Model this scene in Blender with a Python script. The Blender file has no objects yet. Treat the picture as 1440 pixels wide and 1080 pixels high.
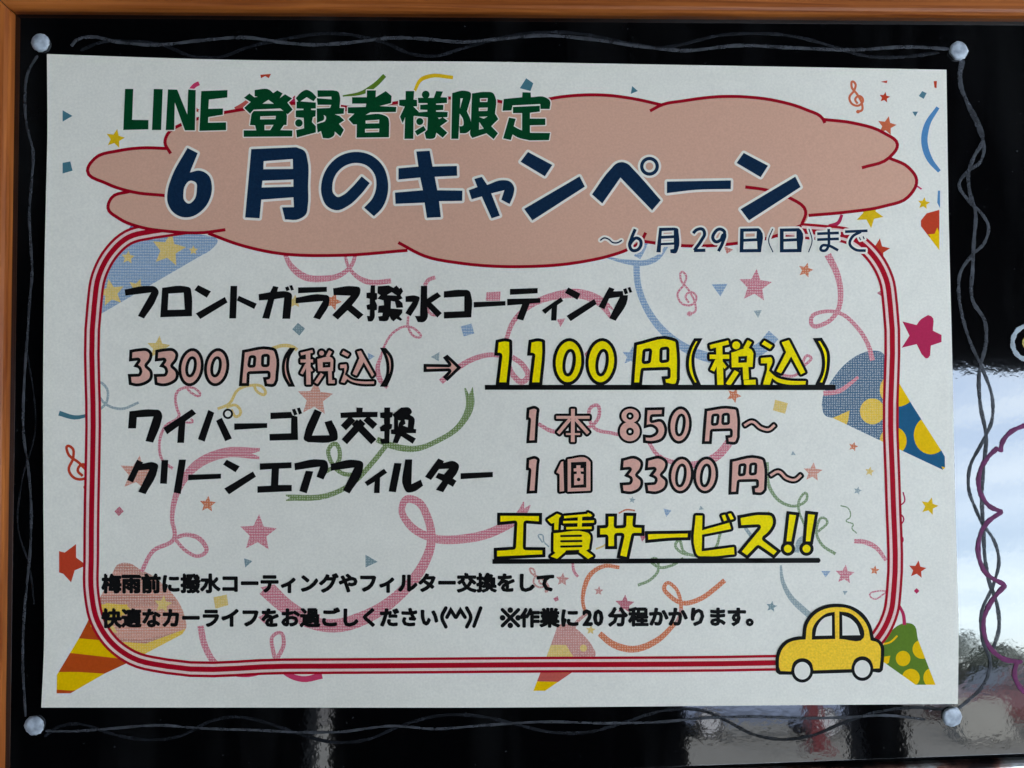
import bpy, math, random
import numpy as np
from mathutils import Vector, Matrix, Euler
from mathutils.geometry import delaunay_2d_cdt
random.seed(7)
R = math.radians
scene = bpy.context.scene
col = scene.collection

# ------------------------------------------------------------------ camera, world, sun, exposure
TILT = 21.0                                    # the board leans back by this many degrees
BM = Matrix.Translation((0, 0, 0.95)) @ Matrix.Rotation(R(90 - TILT), 4, 'X')   # board space -> world
F_PX = 1081.0                                  # focal length in pixels of a 1440 px wide picture
CAM_POS = Vector((-0.0042, -0.00657, 0.2511))  # board space, metres
CAM_ROT = (Matrix.Rotation(R(1.27), 3, 'X') @ Matrix.Rotation(R(-1.47), 3, 'Y') @ Matrix.Rotation(R(0.17), 3, 'Z'))
cam = bpy.data.cameras.new('camera')
cam.sensor_width = 36.0
cam.lens = F_PX / 1440.0 * 36.0
cam.clip_start = 0.01
cam.clip_end = 2000.0
camo = bpy.data.objects.new('camera', cam)
col.objects.link(camo)
camo.matrix_world = BM @ (Matrix.Translation(CAM_POS) @ CAM_ROT.to_4x4())
scene.camera = camo

SUN_EL, SUN_AZ = 52.0, 25.0                    # azimuth measured from +Y towards +X
world = bpy.data.worlds.new('World')
scene.world = world
world.use_nodes = True
wn = world.node_tree.nodes
wl = world.node_tree.links
sky = wn.new('ShaderNodeTexSky')
sky.sky_type = 'NISHITA'
sky.sun_disc = False
sky.sun_elevation = R(SUN_EL)
sky.sun_rotation = R(SUN_AZ)
sky.dust_density = 0.3
sky.air_density = 0.8
sky.ozone_density = 1.5
# thin high cloud: the sky's own light, greyed in soft bands
wtc = wn.new('ShaderNodeTexCoord')
wmp = wn.new('ShaderNodeMapping'); wmp.inputs['Scale'].default_value = (1.4, 1.4, 14.0)
wno = wn.new('ShaderNodeTexNoise'); wno.inputs['Scale'].default_value = 1.6; wno.inputs['Detail'].default_value = 5
wl.new(wtc.outputs['Generated'], wmp.inputs['Vector']); wl.new(wmp.outputs[0], wno.inputs['Vector'])
wmr = wn.new('ShaderNodeMapRange'); wmr.inputs['From Min'].default_value = 0.35; wmr.inputs['From Max'].default_value = 0.68
wmr.inputs['To Min'].default_value = 0.45; wmr.inputs['To Max'].default_value = 0.8
wl.new(wno.outputs['Fac'], wmr.inputs['Value'])
wbw = wn.new('ShaderNodeRGBToBW'); wl.new(sky.outputs[0], wbw.inputs[0])
wsc = wn.new('ShaderNodeVectorMath'); wsc.operation = 'SCALE'; wsc.inputs[0].default_value = (1.08, 1.17, 1.20)
wl.new(wbw.outputs[0], wsc.inputs['Scale'])
wmx = wn.new('ShaderNodeMix'); wmx.data_type = 'RGBA'
wl.new(wmr.outputs[0], wmx.inputs[0]); wl.new(sky.outputs[0], wmx.inputs[6]); wl.new(wsc.outputs[0], wmx.inputs[7])
wband = wn.new('ShaderNodeMapRange'); wband.inputs['From Min'].default_value = 0.3; wband.inputs['From Max'].default_value = 0.7
wband.inputs['To Min'].default_value = 0.78; wband.inputs['To Max'].default_value = 1.12
wl.new(wno.outputs['Fac'], wband.inputs['Value'])
wsep = wn.new('ShaderNodeSeparateXYZ'); wl.new(wtc.outputs['Generated'], wsep.inputs[0])
whz = wn.new('ShaderNodeMapRange'); whz.inputs['From Min'].default_value = 0.0; whz.inputs['From Max'].default_value = 0.35
whz.inputs['To Min'].default_value = 0.42; whz.inputs['To Max'].default_value = 1.08
wl.new(wsep.outputs['Z'], whz.inputs['Value'])            # the cloud thickens towards the horizon
wpr = wn.new('ShaderNodeMath'); wpr.operation = 'MULTIPLY'
wl.new(wband.outputs[0], wpr.inputs[0]); wl.new(whz.outputs[0], wpr.inputs[1])
wfin = wn.new('ShaderNodeVectorMath'); wfin.operation = 'SCALE'
wl.new(wmx.outputs[2], wfin.inputs[0]); wl.new(wpr.outputs[0], wfin.inputs['Scale'])
wl.new(wfin.outputs[0], wn['Background'].inputs[0])
wn['Background'].inputs[1].default_value = 0.12
sun = bpy.data.lights.new('sun', 'SUN')
sun.energy = 2.0
sun.angle = R(0.5)
sun.color = (1.0, 0.96, 0.9)
suno = bpy.data.objects.new('sun', sun)
col.objects.link(suno)
sd = Vector((math.sin(R(SUN_AZ)) * math.cos(R(SUN_EL)), math.cos(R(SUN_AZ)) * math.cos(R(SUN_EL)), math.sin(R(SUN_EL))))
suno.rotation_euler = sd.to_track_quat('Z', 'Y').to_euler()
suno.location = (0, 0, 20)
scene.view_settings.view_transform = 'Standard'
scene.view_settings.look = 'None'
scene.view_settings.exposure = 5.02
scene.view_settings.gamma = 1.0
scene.render.engine = 'CYCLES'
scene.cycles.use_denoising = True
scene.cycles.max_bounces = 8
scene.cycles.diffuse_bounces = 5

# ------------------------------------------------------------------ helpers: pixels, objects, materials
def at(px, py, z=0.0):
    """the point of board space (height z over the poster's plane) that the photograph shows at this pixel"""
    d = CAM_ROT @ Vector(((px - 720.0) / F_PX, (540.0 - py) / F_PX, -1.0))
    t = (z - CAM_POS.z) / d.z
    return Vector((CAM_POS.x + d.x * t, CAM_POS.y + d.y * t, z))

def wave(x, y):
    """the paper is not quite flat: height over its plane in metres"""
    return (0.00045 * math.sin(x * 31 + 0.6) * math.cos(y * 24 + 0.4) + 0.00028 * math.sin(x * 14 - y * 38 + 1.0)
            + 0.00022 * math.sin(x * 63 + y * 20) + 0.0009 * max(0.0, (x - 0.09) / 0.06) ** 2 * max(0.0, (-y - 0.03) / 0.075))

def paper_at(px, py, lift):
    p = at(px, py, 0.0)
    for _ in range(2):
        p = at(px, py, wave(p.x, p.y) + lift)
    return p

def tag(o, label=None, cat=None, group=None, kind=None):
    for k, v in (('label', label), ('category', cat), ('group', group), ('kind', kind)):
        if v: o[k] = v
    return o

def empty(name, matrix, label, cat, group=None):
    o = bpy.data.objects.new(name, None)
    o.empty_display_size = 0.05
    col.objects.link(o)
    o.matrix_world = matrix
    return tag(o, label, cat, group)

def mesh_obj(name, verts, faces, mats, parent=None, midx=None, smooth=False, base=None):
    me = bpy.data.meshes.new(name)
    if base is not None:
        verts = [(v[0] - base[0], v[1] - base[1], v[2] - base[2]) for v in verts]
    me.from_pydata([tuple(v) for v in verts], [], faces)
    for m in (mats if isinstance(mats, (list, tuple)) else [mats]):
        me.materials.append(m)
    if midx:
        me.polygons.foreach_set('material_index', midx)
    if smooth:
        me.polygons.foreach_set('use_smooth', [True] * len(me.polygons))
    me.update()
    o = bpy.data.objects.new(name, me)
    col.objects.link(o)
    if parent: o.parent = parent
    return o

def box(x0, x1, y0, y1, z0, z1):
    v = [(x, y, z) for x in (x0, x1) for y in (y0, y1) for z in (z0, z1)]
    f = [(0, 1, 3, 2), (4, 6, 7, 5), (0, 4, 5, 1), (2, 3, 7, 6), (0, 2, 6, 4), (1, 5, 7, 3)]
    return v, f

def join(*parts):
    V, Fc = [], []
    for v, f in parts:
        n = len(V)
        V += list(v)
        Fc += [tuple(i + n for i in q) for q in f]
    return V, Fc

def nodes_of(m):
    m.use_nodes = True
    return m.node_tree.nodes, m.node_tree.links, m.node_tree.nodes['Principled BSDF']

def plain(name, c, rough=0.6, spec=0.3, noise=0.0, scale=50.0, bump=0.0, metallic=0.0):
    m = bpy.data.materials.new(name)
    n, l, b = nodes_of(m)
    b.inputs['Base Color'].default_value = (*c, 1)
    b.inputs['Roughness'].default_value = rough
    b.inputs['Specular IOR Level'].default_value = spec
    b.inputs['Metallic'].default_value = metallic
    if noise or bump:
        tc = n.new('ShaderNodeTexCoord')
        tx = n.new('ShaderNodeTexNoise')
        tx.inputs['Scale'].default_value = scale
        tx.inputs['Detail'].default_value = 5
        l.new(tc.outputs['Object'], tx.inputs['Vector'])
        if noise:
            r = n.new('ShaderNodeMapRange')
            r.inputs['From Min'].default_value = 0.25
            r.inputs['From Max'].default_value = 0.75
            r.inputs['To Min'].default_value = 1 - noise
            r.inputs['To Max'].default_value = 1 + noise
            l.new(tx.outputs['Fac'], r.inputs['Value'])
            mx = n.new('ShaderNodeVectorMath')
            mx.operation = 'SCALE'
            mx.inputs[0].default_value = c
            l.new(r.outputs[0], mx.inputs['Scale'])
            l.new(mx.outputs[0], b.inputs['Base Color'])
        if bump:
            bp = n.new('ShaderNodeBump')
            bp.inputs['Strength'].default_value = 1
            bp.inputs['Distance'].default_value = bump
            l.new(tx.outputs['Fac'], bp.inputs['Height'])
            l.new(bp.outputs[0], b.inputs['Normal'])
    return m

PAPER = (0.80, 0.74, 0.645)
def ink(name, c, cover=1.0, dots=0.0, speck=0.06, rough=0.5, lines=0.0):
    c = (min(1, c[0] * 1.08), c[1] * 0.99, c[2] * 0.85) if c is not PAPER else c
    """printed ink: colour over paper, with the printer's fine screen (dots / lines) and toner speckle"""
    m = bpy.data.materials.new(name)
    n, l, b = nodes_of(m)
    b.inputs['Roughness'].default_value = rough
    b.inputs['Specular IOR Level'].default_value = 0.03
    tc = n.new('ShaderNodeTexCoord')
    cov = n.new('ShaderNodeMath'); cov.operation = 'ADD'
    cov.inputs[0].default_value = cover
    cov.inputs[1].default_value = 0
    last = cov
    if dots:
        vo = n.new('ShaderNodeTexVoronoi')
        vo.voronoi_dimensions = '2D'
        vo.inputs['Scale'].default_value = 1250
        vo.inputs['Randomness'].default_value = 0.25
        l.new(tc.outputs['Object'], vo.inputs['Vector'])
        mr = n.new('ShaderNodeMapRange')
        mr.inputs['From Min'].default_value = 0.12
        mr.inputs['From Max'].default_value = 0.4
        mr.inputs['To Min'].default_value = -dots * 1.3
        mr.inputs['To Max'].default_value = dots * 0.4
        l.new(vo.outputs['Distance'], mr.inputs['Value'])
        a = n.new('ShaderNodeMath'); a.operation = 'ADD'
        l.new(last.outputs[0], a.inputs[0]); l.new(mr.outputs[0], a.inputs[1])
        last = a
    if lines:
        wv = n.new('ShaderNodeTexWave')
        wv.wave_type = 'BANDS'; wv.bands_direction = 'Y'
        wv.inputs['Scale'].default_value = 330
        wv.inputs['Distortion'].default_value = 0.6
        l.new(tc.outputs['Object'], wv.inputs['Vector'])
        mr = n.new('ShaderNodeMapRange')
        mr.inputs['To Min'].default_value = -lines
        mr.inputs['To Max'].default_value = lines * 0.5
        l.new(wv.outputs['Fac'], mr.inputs['Value'])
        a = n.new('ShaderNodeMath'); a.operation = 'ADD'
        l.new(last.outputs[0], a.inputs[0]); l.new(mr.outputs[0], a.inputs[1])
        last = a
    mx = n.new('ShaderNodeMix'); mx.data_type = 'RGBA'
    mx.inputs[6].default_value = (*PAPER, 1)
    mx.inputs[7].default_value = (*c, 1)
    l.new(last.outputs[0], mx.inputs[0])
    no = n.new('ShaderNodeTexNoise')
    no.inputs['Scale'].default_value = 1500
    no.inputs['Detail'].default_value = 2
    l.new(tc.outputs['Object'], no.inputs['Vector'])
    r = n.new('ShaderNodeMapRange')
    r.inputs['From Min'].default_value = 0.3; r.inputs['From Max'].default_value = 0.7
    r.inputs['To Min'].default_value = 1 - speck; r.inputs['To Max'].default_value = 1 + speck
    l.new(no.outputs['Fac'], r.inputs['Value'])
    sc = n.new('ShaderNodeVectorMath'); sc.operation = 'SCALE'
    l.new(mx.outputs[2], sc.inputs[0]); l.new(r.outputs[0], sc.inputs['Scale'])
    l.new(sc.outputs[0], b.inputs['Base Color'])
    return m

# ------------------------------------------------------------------ flat shapes, traced in zoomed views of the sheet
class View:
    """collects shapes given in the coordinates of an enlarged detail: origin (ox, oy), scale s"""
    def __init__(self, ox=0, oy=0, s=1.0):
        self.o, self.s = (ox, oy), s
    def pts(self, txt, close, n=5):
        raw = []
        for w in txt.split():
            sm = w[0] == '~'
            x, y = w.lstrip('~').split(',')
            raw.append((self.o[0] + float(x) / self.s, self.o[1] + float(y) / self.s, sm))
        return spline(raw, close, n)

def spline(raw, close, n=5):
    P = [Vector((a[0], a[1])) for a in raw]
    S = [a[2] for a in raw]
    N = len(P)
    out = []
    for i in range(N if close else N - 1):
        j = (i + 1) % N
        out.append(P[i])
        if not (S[i] or S[j]):
            continue
        c = P[j] - P[i]
        def tan(k):
            if not S[k] or (not close and k in (0, N - 1)): return c
            a, b = P[k] - P[(k - 1) % N], P[(k + 1) % N] - P[k]
            la, lb = a.length or 1, b.length or 1
            t = (a / la * lb + b / lb * la) / (la + lb)
            return t.normalized() * c.length if t.length > 1e-9 else c
        m0, m1 = tan(i), tan(j)
        k_n = n
        for k in range(1, k_n):
            t = k / k_n
            h00 = 2 * t**3 - 3 * t**2 + 1; h10 = t**3 - 2 * t**2 + t
            h01 = -2 * t**3 + 3 * t**2; h11 = t**3 - t**2
            out.append(P[i] * h00 + m0 * h10 + P[j] * h01 + m1 * h11)
    if not close: out.append(P[-1])
    return out

def ellipse(cx, cy, rx, ry, tilt=0.0, n=28):
    ct, st = math.cos(R(tilt)), math.sin(R(tilt))
    return [Vector((cx + rx * math.cos(a) * ct - ry * math.sin(a) * st, cy + rx * math.cos(a) * st + ry * math.sin(a) * ct))
            for a in [2 * math.pi * i / n for i in range(n)]]

def ribbon(pts, w, ext=0.0):
    """quads along a line (w: a width or a list of widths), mitred where it bends"""
    pts = [p for i, p in enumerate(pts) if i == 0 or (p - pts[i - 1]).length > 1e-6]
    n = len(pts)
    if n < 2: return []
    W = []
    for i in range(n):
        if isinstance(w, (list, tuple)):
            u = i / (n - 1) * (len(w) - 1)
            k = min(int(u), len(w) - 2)
            W.append(w[k] + (w[k + 1] - w[k]) * (u - k))
        else: W.append(w)
    if ext:
        pts = list(pts)
        pts[0] = pts[0] - (pts[1] - pts[0]).normalized() * ext
        pts[-1] = pts[-1] + (pts[-1] - pts[-2]).normalized() * ext
    L, Rr = [], []
    for i in range(n):
        a = (pts[i] - pts[i - 1]).normalized() if i else None
        b = (pts[i + 1] - pts[i]).normalized() if i < n - 1 else None
        if a is None: a = b
        if b is None: b = a
        t = a + b
        t = t.normalized() if t.length > 0.2 else a
        nn = Vector((-t.y, t.x))
        c = max(0.5, abs(nn.dot(Vector((-a.y, a.x)))))
        d = nn * (W[i] / 2 / c)
        L.append(pts[i] + d); Rr.append(pts[i] - d)
    return [[L[i], L[i + 1], Rr[i + 1], Rr[i]] for i in range(n - 1)]

class Shape:
    """a flat shape: polygons minus holes (pixel coordinates of the photograph)"""
    def __init__(self): self.P, self.H = [], []
    def view(self, *a): self.v = View(*a); return self
    def p(self, *t):
        for q in t: self.P.append(self.v.pts(q, True))
        return self
    def h(self, *t):
        for q in t: self.H.append(self.v.pts(q, True))
        return self
    def s(self, w, *t):
        for q in t: self.P += ribbon(self.v.pts(q, False), w / self.v.s if not isinstance(w, (list, tuple)) else [a / self.v.s for a in w])
        return self
    def r(self, w, *t):                         # a stroke with round ends
        for q in t:
            pp = self.v.pts(q, False)
            self.P += ribbon(pp, w / self.v.s)
            for e in (pp[0], pp[-1]): self.P.append(ellipse(e.x, e.y, w / 2 / self.v.s, w / 2 / self.v.s, 0, 12))
        return self
    def c(self, x, y, rx, ry=None, tilt=0):
        v = self.v
        self.P.append(ellipse(v.o[0] + x / v.s, v.o[1] + y / v.s, rx / v.s, (ry or rx) / v.s, tilt)); return self
    def hc(self, x, y, rx, ry=None, tilt=0):
        v = self.v
        self.H.append(ellipse(v.o[0] + x / v.s, v.o[1] + y / v.s, rx / v.s, (ry or rx) / v.s, tilt)); return self
    def edges(self, d):
        E = []
        for q in self.P + self.H:
            n = len(q)
            for i in range(n):
                a, b = q[i], q[(i + 1) % n]
                if (b - a).length < 1e-6: continue
                E += ribbon([a, b], 2 * d)
                E.append(ellipse(a.x, a.y, d, d, 7, 8))
        return E

def inside(poly, X, Y):
    """nonzero winding test of many points"""
    w = np.zeros(len(X), dtype=np.int32)
    n = len(poly)
    for i in range(n):
        x0, y0 = poly[i - 1]; x1, y1 = poly[i]
        if y0 == y1: continue
        if y0 < y1:
            m = (Y >= y0) & (Y < y1)
            w += m & ((x1 - x0) * (Y - y0) - (X - x0) * (y1 - y0) < 0)
        else:
            m = (Y >= y1) & (Y < y0)
            w -= m & ((x1 - x0) * (Y - y0) - (X - x0) * (y1 - y0) > 0)
    return w != 0

def solve(layers, grid=0.0):
    """layers: list of dicts (P polygons, H holes, E edge strokes, C clip, mode). Triangulates the plane along all
    outlines and gives every covered triangle its topmost layer.
    mode 'base': P minus H; 'grow': (P minus H) or E; 'shrink': P minus H minus E"""
    verts, edges = [], []
    xs0, ys0, xs1, ys1 = 1e9, 1e9, -1e9, -1e9
    for L in layers:
        if L.get('marker'): continue
        for k in 'PE':
            for q in L.get(k, []):
                for p in q:
                    xs0 = min(xs0, p[0]); xs1 = max(xs1, p[0]); ys0 = min(ys0, p[1]); ys1 = max(ys1, p[1])
    for L in layers:
        for k in 'PHEC':
            for q in L.get(k, []):
                if len(q) < 3: continue
                n = len(verts)
                if grid:                       # long edges are cut up, so that the print follows the paper
                    q2 = []
                    for i, p in enumerate(q):
                        r_ = q[(i + 1) % len(q)]
                        k = max(1, int(math.hypot(r_[0] - p[0], r_[1] - p[1]) / 18))
                        q2 += [(p[0] + (r_[0] - p[0]) * j / k, p[1] + (r_[1] - p[1]) * j / k) for j in range(k)]
                    q = q2
                verts += [Vector((p[0], p[1])) for p in q]
                m = len(q)
                edges += [(n + i, n + (i + 1) % m) for i in range(m)]
    if grid:
        x = math.floor(xs0 / grid) * grid + 0.137
        while x < xs1:
            y = math.floor(ys0 / grid) * grid + 0.211
            while y < ys1:
                if x > xs0 and y > ys0: verts.append(Vector((x, y)))
                y += grid
            x += grid
    vo, eo, fo, ov, oe, of = delaunay_2d_cdt(verts, edges, [], 0, 1e-4, False)
    if not fo: return vo, []
    va = np.array([(v[0], v[1]) for v in vo])
    fa = np.array([tuple(f) for f in fo], dtype=np.int64)
    cen = va[fa].mean(axis=1)
    order = np.argsort(cen[:, 0])
    cx, cy = cen[order, 0], cen[order, 1]
    best = np.full(len(fo), -1); below = np.full(len(fo), -1)
    def cover(polys):
        r = np.zeros(len(fo), dtype=bool)
        for q in polys:
            if len(q) < 3: continue
            qx = [p[0] for p in q]; qy = [p[1] for p in q]
            i0 = np.searchsorted(cx, min(qx)); i1 = np.searchsorted(cx, max(qx))
            if i1 <= i0: continue
            sub = np.nonzero((cy[i0:i1] >= min(qy)) & (cy[i0:i1] <= max(qy)) & ~r[i0:i1])[0] + i0
            if len(sub): r[sub] = inside([(p[0], p[1]) for p in q], cx[sub], cy[sub])
        return r
    mark = np.zeros(len(fo), dtype=bool)
    for li, L in enumerate(layers):
        if L.get('marker'):
            mark = cover(L['P']); continue
        c = cover(L.get('P', []))
        if L.get('H'): c &= ~cover(L['H'])
        m = L.get('mode', 'base')
        if m == 'grow': c |= cover(L['E'])
        elif m == 'shrink': c &= ~cover(L['E'])
        if L.get('C'): c &= cover(L['C'])
        best[c] = li
    out = []
    for k in np.nonzero(best >= 0)[0]:
        out.append((fo[order[k]], int(best[k]), bool(mark[k])))
    return vo, out

FRAME_IN = None                                  # filled below: the inside of the rounded border
STEP = 0.000012                                   # printed layers lie this far above each other
def printed(name, layers, mats, level, parent, inner=None, label=None, grid=18.0):
    """one printed piece; mats[i] for layer i; inner[i] replaces it where the piece lies inside the border"""
    L = list(layers)
    nl = len(layers)
    allin = False
    if inner is not None:
        pp = [p for a in layers for q in a['P'] for p in q]
        X = np.array([p[0] for p in pp]); Y = np.array([p[1] for p in pp])
        ins = inside([(p[0], p[1]) for p in FRAME_IN], X, Y)
        allin = bool(ins.all())
        if ins.any() and not allin: L = L + [{'P': [FRAME_IN], 'marker': True}]
    vo, tris = solve(L, grid)
    V, Fc, mi, remap = [], [], [], {}
    for f, best, has in tris:
        m = best + (nl if inner is not None and (has or allin) else 0)
        ids = []
        for i in f:
            if i not in remap:
                remap[i] = len(V)
                V.append(paper_at(vo[i].x, vo[i].y, level * STEP))
            ids.append(remap[i])
        # pixel y points down, so turn the winding round to face the viewer
        a, b, c = V[ids[0]], V[ids[1]], V[ids[2]]
        if (b - a).cross(c - a).z < 0: ids.reverse()
        Fc.append(tuple(ids)); mi.append(m)
    mm = list(mats) + (list(inner) if inner is not None else [])
    if not Fc: return None
    o = mesh_obj(name, V, Fc, mm, parent, mi, smooth=True)
    if label: o['label'] = label
    return o

# ------------------------------------------------------------------ the display board (black glossy panel in a wooden frame)
BZ = -0.0016                                     # the panel's face, below the paper's plane
BOARD_BASE = Vector((0.19, -0.19, -0.012))
board = empty('display_board', BM @ Matrix.Translation(BOARD_BASE),
              'glossy black writing board in a brown wooden frame, marker scribbles round the pinned-up notice', 'board')
PX_R = 2180
def bat(px, py, z=BZ): return at(px, py, z)
TLc, TRc = bat(22, 20), bat(PX_R, 36.3)
BLc, BRc = bat(6.6, 1117), bat(PX_R, 1037)

m_panel = bpy.data.materials.new('black_gloss_panel')
n, l, b = nodes_of(m_panel)
b.inputs['Base Color'].default_value = (0.0012, 0.0012, 0.0015, 1)
b.inputs['Roughness'].default_value = 0.035
b.inputs['IOR'].default_value = 1.74
tc = n.new('ShaderNodeTexCoord')
mp = n.new('ShaderNodeMapping'); mp.inputs['Scale'].default_value = (1, 1, 0)
l.new(tc.outputs['Object'], mp.inputs['Vector'])
t1 = n.new('ShaderNodeTexNoise'); t1.inputs['Scale'].default_value = 430; t1.inputs['Detail'].default_value = 3
t2 = n.new('ShaderNodeTexNoise'); t2.inputs['Scale'].default_value = 38; t2.inputs['Detail'].default_value = 1
t3 = n.new('ShaderNodeTexNoise'); t3.inputs['Scale'].default_value = 900; t3.inputs['Detail'].default_value = 1
for t in (t1, t2, t3): l.new(mp.outputs[0], t.inputs['Vector'])
b1 = n.new('ShaderNodeBump'); b1.inputs['Distance'].default_value = 0.000011; b1.inputs['Strength'].default_value = 1
b2 = n.new('ShaderNodeBump'); b2.inputs['Distance'].default_value = 0.00003; b2.inputs['Strength'].default_value = 1
b3 = n.new('ShaderNodeBump'); b3.inputs['Distance'].default_value = 0.0000018; b3.inputs['Strength'].default_value = 1
l.new(t1.outputs['Fac'], b1.inputs['Height']); l.new(t2.outputs['Fac'], b2.inputs['Height']); l.new(t3.outputs['Fac'], b3.inputs['Height'])
l.new(b1.outputs[0], b2.inputs['Normal']); l.new(b2.outputs[0], b3.inputs['Normal']); l.new(b3.outputs[0], b.inputs['Normal'])
# a film of dust on the gloss: sparse specks
sp = n.new('ShaderNodeTexNoise'); sp.inputs['Scale'].default_value = 700; sp.inputs['Detail'].default_value = 3
l.new(mp.outputs[0], sp.inputs['Vector'])
mr = n.new('ShaderNodeMapRange')
mr.inputs['From Min'].default_value = 0.69; mr.inputs['From Max'].default_value = 0.76
mr.inputs['To Min'].default_value = 0.0; mr.inputs['To Max'].default_value = 0.03
l.new(sp.outputs['Fac'], mr.inputs['Value'])
cm = n.new('ShaderNodeCombineColor')
for i in range(3): l.new(mr.outputs[0], cm.inputs[i])
ad = n.new('ShaderNodeMix'); ad.data_type = 'RGBA'; ad.blend_type = 'ADD'; ad.inputs[0].default_value = 1
ad.inputs[6].default_value = (0.0012, 0.0012, 0.0015, 1)
wp = n.new('ShaderNodeMapping'); wp.inputs['Scale'].default_value = (60, 9, 0); wp.inputs['Rotation'].default_value = (0, 0, 0.5)
l.new(tc.outputs['Object'], wp.inputs['Vector'])
wt = n.new('ShaderNodeTexNoise'); wt.inputs['Scale'].default_value = 1; wt.inputs['Detail'].default_value = 8
l.new(wp.outputs[0], wt.inputs['Vector'])
wr = n.new('ShaderNodeMapRange'); wr.inputs['From Min'].default_value = 0.5; wr.inputs['From Max'].default_value = 0.75
wr.inputs['To Max'].default_value = 0.006            # faint wipe marks of old marker
l.new(wt.outputs['Fac'], wr.inputs['Value'])
sm = n.new('ShaderNodeMath'); sm.operation = 'ADD'
l.new(mr.outputs[0], sm.inputs[0]); l.new(wr.outputs[0], sm.inputs[1])
for i in range(3): l.new(sm.outputs[0], cm.inputs[i])
l.new(cm.outputs[0], ad.inputs[7]); l.new(ad.outputs[2], b.inputs['Base Color'])

def wood(name, axis):
    m = bpy.data.materials.new(name)
    n, l, b = nodes_of(m)
    b.inputs['Roughness'].default_value = 0.42
    b.inputs['Specular IOR Level'].default_value = 0.2
    tc = n.new('ShaderNodeTexCoord')
    mp = n.new('ShaderNodeMapping')
    mp.inputs['Scale'].default_value = (16, 640, 400) if axis == 'x' else (560, 16, 400)
    l.new(tc.outputs['Object'], mp.inputs['Vector'])
    t = n.new('ShaderNodeTexNoise'); t.inputs['Scale'].default_value = 1; t.inputs['Detail'].default_value = 6
    t.inputs['Distortion'].default_value = 0.5
    l.new(mp.outputs[0], t.inputs['Vector'])
    cr = n.new('ShaderNodeValToRGB')
    cr.color_ramp.elements[0].position = 0.3; cr.color_ramp.elements[0].color = (0.16, 0.030, 0.004, 1)
    cr.color_ramp.elements[1].position = 0.72; cr.color_ramp.elements[1].color = (0.46, 0.135, 0.026, 1)
    l.new(t.outputs['Fac'], cr.inputs[0]); l.new(cr.outputs[0], b.inputs['Base Color'])
    bp = n.new('ShaderNodeBump'); bp.inputs['Distance'].default_value = 0.00008; bp.inputs['Strength'].default_value = 0.8
    l.new(t.outputs['Fac'], bp.inputs['Height']); l.new(bp.outputs[0], b.inputs['Normal'])
    return m
m_wood_x, m_wood_y = wood('brown_wood_along', 'x'), wood('brown_wood_upright', 'y')

# panel (with a back and sides)
d = 0.004
pc = [TLc + Vector((-d, d, 0)), TRc + Vector((d, d, 0)), BRc + Vector((d, -d, 0)), BLc + Vector((-d, -d, 0))]
pv = [tuple(p) for p in pc] + [(p.x, p.y, p.z - 0.005) for p in pc]
mesh_obj('panel', pv, [(3, 2, 1, 0)[::1], (4, 5, 6, 7), (0, 1, 5, 4), (1, 2, 6, 5), (2, 3, 7, 6), (3, 0, 4, 7)], m_panel, board, base=BOARD_BASE)

def rail(name, a, b_, out, mat, width=0.026, face=0.0021, dip=0.0):
    """a frame rail whose inner edge runs a -> b_ on the panel; out: unit vector away from the opening"""
    prof = [(0.0, -0.0002), (0.0, 0.0016), (0.0004, 0.0024), (0.0012, 0.0029), (0.0022, 0.0031), (width * 0.5, 0.0033), (width - 0.002, 0.0031),
            (width - 0.0006, 0.0024), (width, 0.0012), (width, -0.016), (0.0, -0.016), (0.0, -0.0056)]
    t = (b_ - a).normalized()
    V, Fc = [], []
    for e, sgn in ((a, -1), (b_, 1)):
        for (o_, z) in prof:
            p = e + out * o_ + t * (sgn * o_)     # mitred corners
            V.append((p.x, p.y, BZ + z * 1.35 if z > 0 else BZ + z))
    n_ = len(prof)
    for i in range(n_): Fc.append((i, (i + 1) % n_, n_ + (i + 1) % n_, n_ + i))
    Fc.append(tuple(range(n_))[::-1]); Fc.append(tuple(range(n_, 2 * n_)))
    o = mesh_obj(name, V, Fc, mat, board, base=BOARD_BASE)
    return o
gap = 0.00022
def shrink(a, b_, g=gap):
    t = (b_ - a).normalized() * g
    return a + t, b_ - t
def outw(a, b_):
    t = (b_ - a).normalized()
    return Vector((-t.y, t.x, 0))
a, b_ = shrink(TLc, TRc); rail('frame_rail', a, b_, outw(a, b_), m_wood_x)
a, b_ = shrink(BLc, TLc); rail('frame_rail', a, b_, outw(a, b_), m_wood_y)
a, b_ = shrink(TRc, BRc); rail('frame_rail', a, b_, outw(a, b_), m_wood_y)
# the lower rail is faced with a mottled metal strip: random dark, brown and off-white patches
m_mottled = bpy.data.materials.new('mottled_strip')
n, l, b = nodes_of(m_mottled)
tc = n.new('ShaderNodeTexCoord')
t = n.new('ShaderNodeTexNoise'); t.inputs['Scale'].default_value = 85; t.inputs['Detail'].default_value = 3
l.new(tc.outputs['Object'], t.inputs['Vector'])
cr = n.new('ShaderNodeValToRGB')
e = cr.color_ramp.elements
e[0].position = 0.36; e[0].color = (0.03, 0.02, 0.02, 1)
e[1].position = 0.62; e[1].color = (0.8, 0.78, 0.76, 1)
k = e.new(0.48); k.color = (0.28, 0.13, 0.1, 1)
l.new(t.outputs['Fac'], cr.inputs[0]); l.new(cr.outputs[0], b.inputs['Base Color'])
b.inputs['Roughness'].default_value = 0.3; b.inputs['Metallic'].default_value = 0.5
a, b_ = shrink(BRc, BLc); rail('frame_rail', a, b_, outw(a, b_), m_mottled)

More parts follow.
